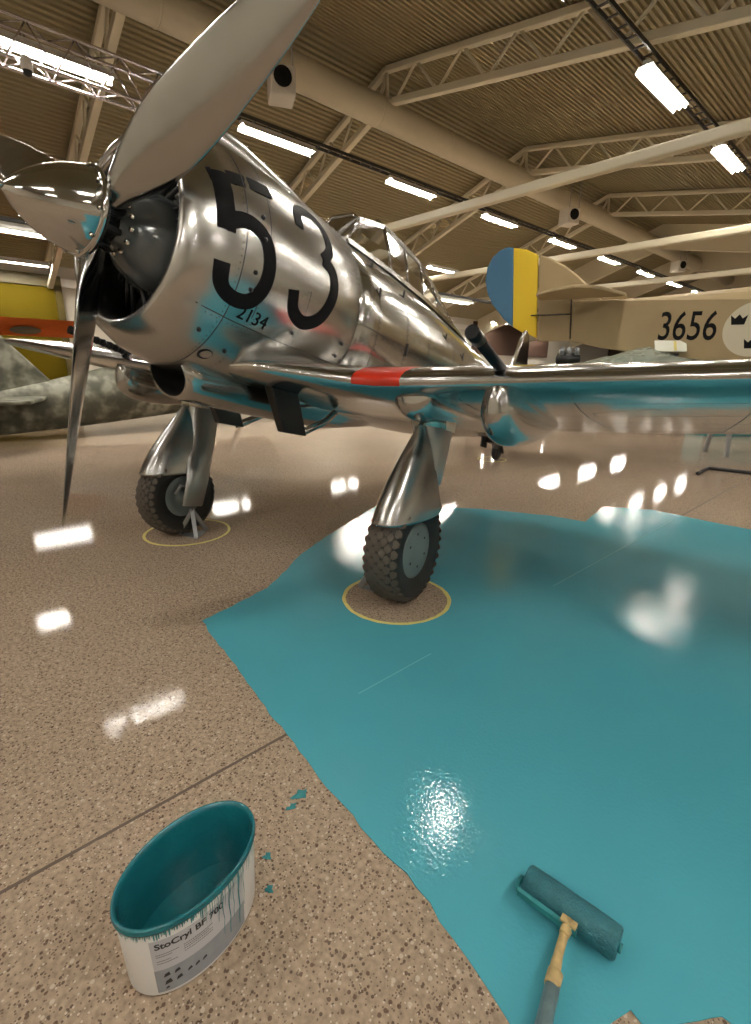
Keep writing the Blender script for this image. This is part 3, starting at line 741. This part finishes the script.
for i in range(len(xs)-1):
    A, B = csec(xs[i]), csec(xs[i+1])
    for j in (0, 2, 5, 7): can.bar(A[j], B[j], .03 if j in (0, 7) else .022, .034)
# solid fairing panel under the windshield and rear deck
canopy = can.build('canopy', M['alu'], AC, fn=rl)
for i in range(len(xs)-1):
    A, B = csec(xs[i]), csec(xs[i+1])
    MB().loft([[p for p in A], [p for p in B]], closed=False, sm=False).build('pane', M['glass'], canopy, fn=rl, flip=False)
MB().loft([csec(-2.2), csec(-2.6), csec(-3.0), csec(-3.1)], closed=False).build('rear_deck', M['alu'], canopy, fn=rl)
cp = MB(); cp.box((-1.25, 0, 2.6), (.07, .3, .34)).box((-.5, 0, 2.52), (.04, .34, .14)).tube([(-1.5, .2, 2.45), (-1.5, .12, 2.78), (-1.5, -.12, 2.78), (-1.5, -.2, 2.45)], .02, 8)
cp.build('seat_back', M['dark_metal'], canopy, fn=rl, bevel=.02)

# gun fairing tubes on top of the cowling
MB().tube([(1.22, .10, 2.42), (1.12, .10, 2.455), (.8, .09, 2.485), (.4, .07, 2.485), (.1, .06, 2.465), (-.12, .05, 2.44)], [.085, .09, .088, .08, .07, .02], 24).build('intake_fairing', M['alu_cowl'], AC, fn=rl)
MB().lathe([(.02, .060), (0, .060), (-.002, 0)], (1.222, .10, 2.42), (1, 0, -.15), 20).build('intake_mouth', M['hole'], AC, fn=rl)
MB().tube([(1.30, -.12, 2.325), (1.2, -.12, 2.34), (.9, -.12, 2.40)], [.028, .028, .03], 14).lathe([(0, .02), (.001, 0)], (1.302, -.12, 2.325), (1, 0, 0), 12, mi=1).build('blast_tube', [M['gun'], M['hole']], AC, fn=rl)

# belly oil cooler scoop
secs = []
for x, ra, rb, zc in ((1.015, .150, .118, 1.205), (1.01, .165, .132, 1.205), (.9, .175, .138, 1.208), (.5, .195, .16, 1.225), (0, .20, .18, 1.25), (-.5, .20, .185, 1.27), (-.9, .17, .16, 1.31), (-1.3, .12, .12, 1.34), (-1.6, .06, .06, 1.36)):
    sh = .05 if x > .8 else 0
    secs.append([Vector((x+sh*math.cos(q), ra*math.sin(q), zc+rb*math.cos(q))) for q in [2*PI*k/36 for k in range(36)]])
scoop = MB().loft(secs, cap0=False).build('oil_cooler_scoop', M['alu'], AC, fn=rl)
MB().loft([[p+Vector((-.004, 0, 0)) for p in secs[0]], [Vector((.9+.04*math.cos(q), .15*math.sin(q), 1.205+.115*math.cos(q))) for q in [2*PI*k/36 for k in range(36)]], [Vector((.8, .02*math.sin(q), 1.205+.02*math.cos(q))) for q in [2*PI*k/36 for k in range(36)]]], cap0=False, cap1=True).build('scoop_mouth', M['hole'], scoop, fn=rl)
# exhaust stack plates with a silver strut
for s in (-1, 1):
    y = .31*s
    e = MB().prism([(.53, 1.25), (.27, 1.25), (.13, .985), (.36, .985)], lambda a, b: (a, y-.035, b), lambda a, b: (a, y+.035, b)).build('exhaust_stack', M['black'], AC, fn=rl, bevel=.01)
    MB().tube([(.16, y, 1.0), (-.1, y, 1.12), (-.2, y, 1.2)], .026, 10).build('exhaust_pipe', M['alu'], e, fn=rl)

# wings
def xle(y):
    tab = [(0, .90), (.45, .83), (.6, .66), (.8, .46), (.98, .37), (1.2, .345), (3.4, .33), (4.2, .22), (4.8, .02), (5.2, -.28), (5.42, -.65), (5.5, -.95)]
    for (a, b), (c, d_) in zip(tab, tab[1:]):
        if a <= y <= c: return b+(d_-b)*(y-a)/(c-a)
    return tab[-1][1]
def xte(y):
    tab = [(0, -2.15), (1.2, -2.15), (2.4, -2.05), (3.4, -1.85), (4.2, -1.6), (4.8, -1.38), (5.2, -1.2), (5.42, -1.08), (5.5, -1.0)]
    for (a, b), (c, d_) in zip(tab, tab[1:]):
        if a <= y <= c: return b+(d_-b)*(y-a)/(c-a)
    return tab[-1][1]
UP_ = [(0, 0), (.006, .016), (.02, .030), (.05, .048), (.10, .066), (.2, .086), (.35, .094), (.5, .086), (.7, .058), (.85, .032), (1, .003)]
LO_ = [(1, -.003), (.85, -.012), (.7, -.022), (.5, -.036), (.35, -.045), (.2, -.048), (.10, -.043), (.05, -.035), (.02, -.024), (.006, -.014)]
def wz(y): return 1.255+.07*y
YS = [0, .45, .52, .6, .7, .8, .86, .92, .98, 1.04, 1.10, 1.14, 1.2, 1.4, 1.7, 2.0, 2.4, 2.8, 2.84, 3.4, 3.8, 4.2, 4.5, 4.8, 5.0, 5.2, 5.32, 5.42, 5.48, 5.5]
def wsec(y, s):
    le, te = xle(y), xte(y); c = 2.5 if y < 3.4 else (le-te)*1.02; k = 1.0
    out = []
    for (u, v) in UP_+LO_:
        x = le+(te-le)*u
        tt = .90 if y > 1 else .90*(.6+.4*min(1, max(0, (y-.3)/.7))) if u < .3 else .90
        tt *= (1-.51*min(y, 5)/5.5)
        z = wz(y)+.04*u+.03*(1 if y < 99 else 0)+v*c*tt
        out.append(Vector((x, s*y, z)))
    return out
for s in (1, -1):
    m = MB(); secs = [wsec(y, s) for y in YS]; m.loft(secs, cap0=False)
    # red band on the leading edge
    n = len(secs[0])
    nf = 0
    for i in range(len(YS)-1):
        for k in range(n):
            ym = (YS[i]+YS[i+1])/2
            if .86 < ym < 1.14 and (k <= 6 or k >= n-1): m.mi[nf] = 1
            nf += 1
    w = m.build('wing', [M['alu'], M['red']], AC, fn=rl)
    mm = MB()
    def wp(y, u, up, off=.0015):
        le, te = xle(y), xte(y); T = UP_ if up else sorted(LO_+[(0, 0)])
        for (a, b), (c_, d_) in zip(T, T[1:]):
            if a <= u <= c_: v = b+(d_-b)*(u-a)/(c_-a); break
        c = 2.5 if y < 3.4 else (le-te)*1.02
        return Vector((le+(te-le)*u, s*y, wz(y)+.04*u+.03+v*c*(.90-.46*min(y, 5)/5.5)+(off if up else -off)))
    def wstrip(pts, up, wd=.004):
        L = []
        for i, (y, u) in enumerate(pts):
            L.append(wp(y, u, up))
        vs = []
        for i, p in enumerate(L):
            d_ = (L[min(i+1, len(L)-1)]-L[max(i-1, 0)]).normalized(); sd = d_.cross(Vector((0, 0, 1))).normalized()*wd/2
            vs += [p-sd, p+sd]
        mm.add(vs, [(2*i, 2*i+1, 2*i+3, 2*i+2) for i in range(len(L)-1)], 0, False)
    for y in (1.45, 2.05, 2.82, 3.5, 4.2):
        wstrip([(y, .02+.0495*k) for k in range(20)], False); wstrip([(y, .01+.1*k) for k in range(9)], True)
    for u in (.12, .3, .52, .7): wstrip([(1.3+.1*k, u) for k in range(30)], False, .003)
    wstrip([(2.1, .25), (2.4, .18), (2.75, .3), (2.1, .3), (2.1, .25)], False, .004)
    for y0 in (1.25, 1.35, 1.45, 1.55, .95, .85):
        wstrip([(y0, .3), (y0, .55)], False, .02)
    mm.build('panel_seam', M['seam'], w, fn=rl, flip=False)
    # wheel knuckle fairing under the leading edge
    k_ = MB(); secs = []
    for x, wd, zb in ((.235, .085, 1.285), (.215, .12, 1.215), (.18, .138, 1.18), (.1, .145, 1.165), (-.15, .145, 1.17), (-.5, .12, 1.2), (-.9, .08, 1.24), (-1.2, .03, 1.28)):
        zt = 1.41; zm = (zt+zb)/2
        secs.append([Vector((x, s*1.165+wd*math.cos(q), zm+(zt-zb)/2*math.sin(q))) for q in [2*PI*j/24 for j in range(24)]])
    k_.loft(secs).build('gear_fairing', M['alu'], AC, fn=rl, subsurf=1)
    # gun pod hanging below the leading edge
    g = MB(); secs = []
    for x, wd, zb, zt in ((.33, .012, 1.26, 1.32), (.318, .05, 1.18, 1.37), (.285, .08, 1.13, 1.40), (.22, .10, 1.09, 1.42), (.12, .11, 1.07, 1.42), (-.05, .112, 1.065, 1.42), (-.3, .11, 1.10, 1.4), (-.7, .09, 1.18, 1.4), (-1.1, .05, 1.28, 1.4), (-1.3, .01, 1.34, 1.4)):
        zm = (zt+zb)/2
        secs.append([Vector((x, s*1.70+wd*math.cos(q), zm+(zt-zb)/2*math.sin(q)+.02)) for q in [2*PI*j/28 for j in range(28)]])
    g.loft(secs).build('gun_pod', M['alu'], AC, fn=rl, subsurf=1)
    gy = s*1.69
    gz = 1.455 if s > 0 else 1.47
    g = MB().tube([(.10, gy, gz-.08), (.12, gy, gz)], [.05, .035], 14).tube([(.02, gy, gz-.01), (.2, gy, gz+.01), (.66, gy, gz+.06)], [.032, .028, .027], 14)
    g.tube([(.64, gy, gz+.058), (.74, gy, gz+.068)], .033, 14)
    if s < 0:
        for q in range(7):
            g.lathe([(0, .022), (.0, .031), (.012, .034), (.02, .031), (.02, .022)], (.18+.055*q, gy, gz+.008+.006*q), (1, 0, .11), 12)
    g.build('gun_barrel', M['gun'], AC, fn=rl)
# belly fairing patch between the wings is hidden by the scoop; tail
def slab(name, poly, th, plane, mm, parent, fnn=None):
    m = MB()
    if plane == 'xz': m.prism(poly, lambda a, b: (a, -th/2, b), lambda a, b: (a, th/2, b))
    return m.build(name, mm, parent, fn=fnn, bevel=th*.4)
fin = slab('fin', [(-4.9, 2.25), (-5.2, 2.7), (-5.45, 3.25), (-5.6, 3.42), (-5.8, 3.38), (-6.0, 2.9), (-6.0, 2.1)], .07, 'xz', M['alu'], AC, rl)
slab('rudder', [(-6.01, 1.85), (-6.01, 2.88), (-6.2, 2.85), (-6.4, 2.65), (-6.5, 2.3), (-6.4, 1.9)], .05, 'xz', M['alu'], AC, rl)
vs, fs = text_mesh('53', .5, .8)
MB().add([Vector((-5.42-v[0], .04, 2.4+v[1])) for v in vs], fs, 0, False).build('tail_marking', M['black_mark'], fin, fn=rl, flip=False)
for s in (1, -1):
    m = MB(); m.loft([[Vector((x, s*y, 1.98+t)) for x, t in ((le, 0), (le-.1, .035), (le-.5*(le-te), .03), (te, .004), (te, -.004), (le-.5*(le-te), -.03), (le-.1, -.035))] for y, le, te in ((.05, -5.0, -6.1), (1.0, -5.25, -6.15), (1.6, -5.45, -6.1), (1.85, -5.7, -6.0))])
    m.build('tailplane', M['alu'], AC, fn=rl)
# tail wheel
tw = MB().tube([(-5.05, 0, 1.62), (-5.12, 0, 1.42)], .05, 12).tube([(-5.12, .07, 1.45), (-5.3, .07, 1.30)], .02, 8).tube([(-5.12, -.07, 1.45), (-5.3, -.07, 1.30)], .02, 8).box((-5.0, 0, 1.5), (.3, .2, .16))
twl = tw.build('tail_gear', M['black'], AC)
TWC = Vector((-5.19, 0, 1.295))
# place the wheel so that it touches the floor
zt = (mw @ TWC).z; TWC = TWC + (mw.inverted().to_3x3() @ Vector((0, 0, .15-zt)))
MB().lathe([(-.05, 0), (-.05, .08), (-.05, .115), (-.03, .142), (0, .15), (.03, .142), (.05, .115), (.05, .08), (.05, 0)], TWC, (0, 1, 0), 36).build('tyre', M['rubber'], twl)
MB().tube([(-4.9, .13, 1.52), (-5.05, .15, 1.30)], .012, 6).box((-4.78, .1, 1.42), (.28, .015, .18)).box((-4.78, -.1, 1.42), (.28, .015, .18)).build('tail_wheel_door', M['black'], twl)

# main landing gear (one per side)
def gear(s):
    y0 = 1.15*s; inn = -s      # inboard direction
    wc = Vector((.03, y0, .345))
    zc = (mw @ wc).z; wc = wc + (mw.inverted().to_3x3() @ Vector((0, 0, .343-zc)))
    # leg: streamlined plate running down the inboard side of the wheel
    L = MB(); secs = []
    for z, xf, xb, yc, hw in ((1.30, .02, -.30, y0, .095), (1.18, .0, -.30, y0+inn*.0025, .0975), (1.0, -.01, -.28, y0+inn*.01, .105), (.86, .0, -.255, y0+inn*.02, .115), (.77, .015, -.23, y0+inn*.032, .125), (.70, .03, -.20, y0+inn*.115, .052), (.5, .06, -.155, y0+inn*.162, .026), (.27, .08, -.11, y0+inn*.17, .024)):
        secs.append([Vector((xf, yc-.55*hw, z)), Vector((xf+.018, yc, z)), Vector((xf, yc+.55*hw, z)), Vector((xf-.07, yc+hw, z)), Vector((xb+.04, yc+hw, z)), Vector((xb, yc+hw*.4, z)), Vector((xb, yc-hw*.4, z)), Vector((xb+.04, yc-hw, z)), Vector((xf-.07, yc-hw, z))])
    leg = L.loft(secs).build('landing_gear', M['alu_leg'], AC, bevel=.008)
    # bright upper oleo cuff
    MB().loft([[Vector((x, y0+w_, z)) for x, w_ in ((.03, -.06), (.04, 0), (.03, .06), (-.04, .104), (-.27, .104), (-.31, .04), (-.31, -.04), (-.27, -.104), (-.04, -.104))] for z in (1.13, 1.21)]).build('oleo_cuff', metal_mat('bright cuff', (.75, .72, .64), .25, .35, wav=0), leg)
    # open-backed mudguard over the front of the wheel
    fs_ = [(1.14, .05, .02, .0, .03), (1.07, .09, .045, -.02, .0), (.98, .145, .07, -.05, -.02), (.86, .225, .095, -.08, -.04), (.74, .295, .122, -.11, -.05), (.64, .347, .136, -.14, -.07), (.56, .375, .143, -.17, -.08), (.50, .387, .145, -.12, 0.0)]
    def us(z, xf, w_, xb, _):
        out = []
        for k in range(15):
            q = -PI/2+PI*k/14
            yy = w_*math.copysign(abs(math.sin(q))**.75, math.sin(q)); xx = xb+(xf-xb)*abs(math.cos(q))**.62
            # lower edge climbs towards the sides
            zz = z
            if z <= .56: zz = z+.075*(1-abs(math.cos(q))**.6)
            out.append(Vector((xx, y0+yy, zz)))
        return out
    o = MB().loft([us(*q) for q in fs_], closed=False).build('mudguard', M['alu_fender'], leg, subsurf=2)
    md = o.modifiers.new('solid', 'SOLIDIFY'); md.thickness = .004
    # tyre
    Rt, hw = .343, .112
    prof = [(-.085, .17), (-.1, .21), (-hw, .255), (-hw*.99, .285), (-hw*.9, .315), (-hw*.7, .333), (-.03, Rt-.001), (.03, Rt-.001), (hw*.7, .333), (hw*.9, .315), (hw*.99, .285), (hw, .255), (.1, .21), (.085, .17)]
    ty = MB().lathe(prof, wc, (0, 1, 0), 72).build('tyre', M['rubber'], leg)
    # diamond tread blocks
    t = MB(); NB = 32
    for row, yy in enumerate((-.096, -.064, -.032, 0, .032, .064, .096)):
        rr = {0: .3435, 32: .342, 64: .3365, 96: .318}[round(abs(yy)*1000)]
        for k in range(NB):
            a = 2*PI*(k+(.5 if row % 2 else 0))/NB; da = 2*PI/NB*.44; dy = .022
            sl = 0 if abs(yy) < .05 else (.10 if abs(yy) < .08 else .5)*math.copysign(1, yy)
            def pt(aa, ddy, h): 
                r_ = rr+h-sl*ddy; return wc+Vector((r_*math.sin(aa), yy+ddy, r_*math.cos(aa)))
            vs = [pt(a-da, 0, .0045), pt(a-da*.35, dy, .0045), pt(a+da*.35, dy, .0045), pt(a+da, 0, .0045), pt(a+da*.35, -dy, .0045), pt(a-da*.35, -dy, .0045)]
            vb = [pt(a-da*1.08, 0, -.006), pt(a-da*.4, dy*1.06, -.006), pt(a+da*.4, dy*1.06, -.006), pt(a+da*1.08, 0, -.006), pt(a+da*.4, -dy*1.06, -.006), pt(a-da*.4, -dy*1.06, -.006)]
            t.add(vs+vb, [(0, 1, 2, 3, 4, 5)]+[(j, (j+1) % 6, 6+(j+1) % 6, 6+j) for j in range(6)], 0, False)
    t.build('tread', M['tread'], leg)
    # outboard hub disc and inboard brake hub
    out = s
    MB().lathe([(.098, 0), (.098, .05), (.094, .16), (.088, .185), (.075, .19), (.07, .17)], wc, (0, out, 0), 48).build('hub_disc', M['hub'], leg)
    bl = MB()
    for k in range(6):
        a = R(60*k+15); bl.lathe([(0, .009), (.005, .007), (.006, 0)], wc+Vector((.11*math.sin(a), out*.095, .11*math.cos(a))), (0, out, 0), 8)
    bl.build('hub_bolt', M['black'], leg)
    MB().lathe([(.08, .19), (.09, .175), (.086, .12), (.075, .09), (.075, .05), (.12, .045), (.14, .04), (.14, 0)], wc, (0, -out, 0), 40).build('brake_hub', M['hub'], leg)
    MB().tube([wc+Vector((.1, -out*.11, .02)), wc+Vector((.07, -out*.13, .1)), wc+Vector((.0, -out*.13, .09)), wc+Vector((-.06, -out*.12, .0))], .014, 8).build('brake_line', M['strap'], leg)
gear(1); gear(-1)

# small steel A-shaped jack stands under the leg ends
def stand():
    r = empty('jack_stand', label='x', cat='jack stand', group='steel jack stands under the leg ends')
    for a in (90, 210, 330):
        MB().bar((.13*math.cos(R(a)), .13*math.sin(R(a)), .012), (0, 0, .225), .032, .032).build('leg', M['strap'], r)
    MB().box((0, 0, .226), (.035, .035, .03)).build('head', M['strap'], r, bevel=.004)
    MB().lathe([(0, 0), (0, .14), (.006, .14), (.008, .13), (.008, 0)], (0, 0, 0), (0, 0, 1), 3).build('base_plate', M['strap'], r)
    return r
s1 = stand(); s1['label'] = 'grey steel A-shaped jack stand beside the far main wheel'
def gp(y, x=.03): p = mw @ Vector((x, y, .25)); return Vector((p.x, p.y, 0))
s1.location = gp(-.975, .0); s1.rotation_euler.z = R(15)
s2 = copy_tree(s1); s2['label'] = 'grey steel jack stand mostly hidden behind the near main wheel'; s2.location = gp(.96, .0)

# ---------------------------------------------------------------- beige biplane fuselage with flag rudder
B = empty('parked_biplane', (-4.9, 9.45, 0), math.atan2(.321, .947), label='beige aircraft tail with blue and yellow rudder and black number 3656', cat='aircraft')
def fy(x): return .05+.085*min(max(x, 0), 4)     # half width of the fuselage
def zt_(x): return 2.74-.048*x
def zb_(x): return 1.965-.128*x if x < 6 else 1.2
m = MB(); secs = []
for x in (-.57, .03, .6, 1.3, 2, 3, 4, 5, 6.2, 7):
    w = fy(x); zt, zb = zt_(x), max(zb_(x), 1.25) if x > .1 else 2.02; hgt = .02+.105*max(0, x-.9) if x < 4 else .35
    secs.append([Vector((x, -w, zb)), Vector((x, -w, zt)), Vector((x, -w*.75, zt+hgt*.6)), Vector((x, -w*.3, zt+hgt)), Vector((x, w*.3, zt+hgt)), Vector((x, w*.75, zt+hgt*.6)), Vector((x, w, zt)), Vector((x, w, zb))])
m.loft(secs, sm=False).build('fuselage', M['beige'], B, bevel=.01)
def thick(poly, th, name, mm, par, yo=0):
    return MB().prism(poly, lambda a, b: (a, yo-th/2, b), lambda a, b: (a, yo+th/2, b)).build(name, mm, par, bevel=th*.35)
thick([(-.575, 2.03), (-.65, 2.8), (-.715, 3.60), (-.5, 3.52), (-.22, 3.37), (.06, 3.16), (.31, 2.93), (.55, 2.7), (.55, 2.4), (0, 2.04)], .09, 'fin', M['beige'], B)
ys = [(-.60, 2.07), (-.67, 2.8), (-.735, 3.59), (-.95, 3.70), (-1.23, 3.765), (-1.10, 2.30), (-.9, 2.19), (-.70, 2.12)]
rd = thick(ys, .07, 'rudder', M['flag_yellow'], B)
thick([(-1.225, 3.77), (-1.36, 3.78), (-1.5, 3.74), (-1.64, 3.62), (-1.73, 3.44), (-1.75, 3.2), (-1.68, 2.95), (-1.56, 2.74), (-1.31, 2.46), (-1.095, 2.29)], .072, 'blue_field', M['flag_blue'], rd)
m = MB()
for s in (-1, 1):
    pl = [(-.60, s*.1), (-.55, s*.7), (-.2, s*1.15), (.19, s*1.42), (.40, s*1.35), (.6, s*1.10), (.92, s*.12)]
    m.prism(pl, lambda a, b: (a, b, 2.76), lambda a, b: (a, b, 2.82))
m.build('tailplane', M['beige'], B, bevel=.02)
MB().tube([(.04, -.06, 2.05), (-.02, -.075, 2.76)], .012, 8).tube([(.0, -.07, 2.5), (-.75, -.06, 2.5)], .012, 6).build('strut', M['dark_metal'], B)
vs, fs = text_mesh('3656', .66, .56, .004)
xw = max(v[0] for v in vs)
MB().add([Vector((1.5+v[0]*.87/xw, -fy(1.5+v[0]*.87/xw)-.006, 2.015-.02*v[0]+v[1])) for v in vs], fs, 0, False).build('number_marking', M['black_mark'], B, flip=False)
cxr, czr, rr = 2.88, 2.155, .425
def side(x, z, off): return Vector((x, -fy(x)-off, z))
ro = MB().add([side(cxr, czr, .006)]+[side(cxr+rr*math.cos(2*PI*k/48), czr+rr*1.0*math.sin(2*PI*k/48), .006) for k in range(48)], [(0, 1+k, 1+(k+1) % 48) for k in range(48)], 0, False).build('roundel', M['roundel'], B, flip=False)
for (cx_, cz, sc_) in ((2.64, 2.30, .115), (3.12, 2.30, .115), (2.88, 1.93, .115)):
    cr_ = [(-.75, -.7), (.75, -.7), (1.0, .75), (.5, .15), (.0, .85), (-.5, .15), (-1.0, .75)]
    MB().add([side(cx_, cz-.02, .012)]+[side(cx_+a*sc_, cz+b*sc_*.9, .012) for a, b in cr_], [(0, 1+k, 1+(k+1) % 7) for k in range(7)], 0, False).build('crown', M['black_mark'], ro, flip=False)
MB().tube([(3.5, -.2, 1.6), (3.6, -.5, .0)], .04, 8).tube([(3.5, .2, 1.6), (3.6, .5, .0)], .04, 8).tube([(6, -.3, 1.3), (6, -.7, 0)], .05, 8).tube([(6, .3, 1.3), (6, .7, 0)], .05, 8).build('support_strut', M['black'], B)

# camouflaged aircraft at left
ang = math.atan2(3.4, -.53)
Cm = empty('camouflaged_aircraft', (-11.2, .75, 0), ang, label='mottled dark green aircraft tail and fuselage behind the lower propeller blade', cat='aircraft')
m = MB(); secs = []
for x, w, zb, zt in ((-.7, .05, .25, .72), (0, .12, .14, .92), (1.0, .28, .18, 1.12), (2.0, .42, .24, 1.36), (3.2, .55, .33, 1.62), (4.5, .65, .4, 1.8), (6, .7, .42, 1.9)):
    secs.append([Vector((x, w*math.cos(q), (zb+zt)/2+(zt-zb)/2*math.sin(q))) for q in [2*PI*k/28 for k in range(28)]])
m.loft(secs).build('fuselage', M['camo'], Cm)
thick([(1.15, .95), (.3, 1.95), (-.05, 2.2), (-.6, 2.2), (-.95, 1.6), (-.9, .5), (-.5, .4)], .1, 'fin', M['camo'], Cm)
m = MB()
for s in (-1, 1): m.prism([(.9, s*.1), (.55, s*.9), (.2, s*1.5), (-.3, s*1.5), (-.45, s*.1)], lambda a, b: (a, b, .78), lambda a, b: (a, b, .84))
m.build('tailplane', M['camo'], Cm, bevel=.02)
MB().tube([(4.6, -.9, 0.0), (4.6, -.5, .8)], .07, 8).tube([(4.6, .9, 0.0), (4.6, .5, .8)], .07, 8).tube([(-.2, 0, 0), (-.2, 0, .3)], .06, 8).build('undercarriage', M['black'], Cm)

# orange wing high on the left wall side
Wn = empty('orange_wing', (-16.0, .2, 2.3), math.atan2(1, 0)-.05, label='orange aircraft wing with dark oval emblem in front of the mustard door', cat='wing')
m = MB(); m.loft([[Vector((x, .75, 0)), Vector((x, .5, .10*k)), Vector((x, 0, .12*k)), Vector((x, -.75, .0)), Vector((x, -.3, -.05*k)), Vector((x, .5, -.05*k))] for x, k in ((-4, 1), (2.6, 1), (3.05, .5), (3.2, .1))])
w = m.build('wing_skin', M['orange'], Wn, bevel=.01)
w.rotation_euler.x = R(-14)
em = MB().lathe([(-.075, 0), (-.075, .34)], (1.9, 0, 0), (0, 0, 1), 32).build('emblem', M['olive_grey'], w, flip=False)
em.location = (0, 0, .0); 
MB().tube([(0, 0, -.05), (0, 0, -2.3)], .05, 10).tube([(-3, 0, -.05), (-3, 0, -2.3)], .05, 10).build('support_post', M['strap'], Wn)

# pale green wing panel with crinkled film, behind the silver wing
P_ = empty('stored_wing_panel', (-3.3, 9.8, 0), R(47.8), label='pale green and teal wing panel resting on trestles below the beige tail', cat='wing')
MB().loft([[Vector((x, .5, 1.45)), Vector((x, .25, 1.56)), Vector((x, -.3, 1.58)), Vector((x, -.55, 1.48)), Vector((x, -.3, 1.42)), Vector((x, .3, 1.40))] for x in (-1.75, 3.3)]).build('wing_skin', M['cream_green'], P_)
MB().box((.8, -.56, 1.48), (5.0, .04, .1)).build('leading_edge', M['teal_skin'], P_, bevel=.01)
for x in (1.35, 2.9): MB().bar((x, -.3, 0), (x, -.1, 1.41), .06).bar((x, .3, 0), (x, .1, 1.41), .06).bar((x, -.3, 1.39), (x, .3, 1.39), .05).build('trestle', M['strap'], P_)
random.seed(11); gr = []; nx, ny = 16, 9
for j in range(ny):
    for i in range(nx):
        u, v = i/(nx-1), j/(ny-1); hgt = .30*max(0, 1-abs(u-.62)*1.75)*math.sin(PI*v)**.7
        gr.append((u*1.9+random.uniform(-.03, .03), (v-.5)*.9+random.uniform(-.02, .02), hgt+random.uniform(0, .035)))
o = MB().add(gr, [(j*nx+i, j*nx+i+1, (j+1)*nx+i+1, (j+1)*nx+i) for j in range(ny-1) for i in range(nx-1)], 0, False).build('plastic_sheet', M['film'])
o.location = (-4.28, 8.75, 1.585); o.rotation_euler.z = R(47.8); tag(o, 'crinkled clear plastic sheet draped over the pale green wing panel', 'plastic sheet')
# placard on stand
r = empty('sign_stand', (-3.15, 9.72, .1), R(35), label='white and yellow paper placard on a dark stand resting on the pale green wing panel', cat='sign')
MB().box((0, 0, 1.80), (.50, .02, .22), Matrix.Rotation(R(-35), 3, 'X')).build('placard', M['paper'], r)
MB().box((.07, -.012, 1.805), (.04, .015, .19), Matrix.Rotation(R(-35), 3, 'X')).build('yellow_strip', M['tape'], r)
MB().box((0, .0, 1.66), (.3, .05, .04)).tube([(0, 0, 1.5), (0, 0, 1.68)], .02, 10).lathe([(0, 0), (0, .16), (.02, .15), (.02, 0)], (0, 0, 1.48), (0, 0, 1), 24).build('post', M['black'], r)
# small dark engine parts behind the wing gun
r = empty('display_engine', (-4.38, 8.52, 1.58), R(20), label='small dark engine lying on the wing panel behind the wing gun', cat='engine')
MB().lathe([(-.2, .05), (-.18, .10), (.05, .11), (.2, .06)], (0, 0, .08), (1, 0, 0), 16).build('crankcase', M['dark_metal'], r)
for k in range(3): MB().lathe([(.08, .045), (.1, .055), (.12, .045), (.14, .055), (.16, .045), (.2, .04), (.2, 0)], (-.1+.12*k, 0, .08), (0, -.4, 1), 12).build('cylinder', M['strap'], r)
# teal plinth
cr_, sr_ = math.cos(R(47.8)), math.sin(R(47.8))
r = empty('display_plinth', (-3.376, 13.757, 0), R(47.8), label='low teal display plinth on the floor at the right edge', cat='plinth')
MB().box((1.6, .35, .35), (3.2, .7, .7)).build('plinth_box', M['teal_skin'], r, bevel=.01)
MB().lathe([(0, 0), (0, .10)], (1.28, -.012, .22), (0, -1, 0), 20).build('emblem', M['black'], r)
# black barrier foot
o = MB().tube([(-1.99, 8.25, .03), (-2.02, 8.9, .03), (-1.3, 9.0, .03), (0, 9.1, .03)], .028, 8).build('barrier_base', M['black']); tag(o, 'black angled barrier foot on the floor at the right edge', 'barrier')
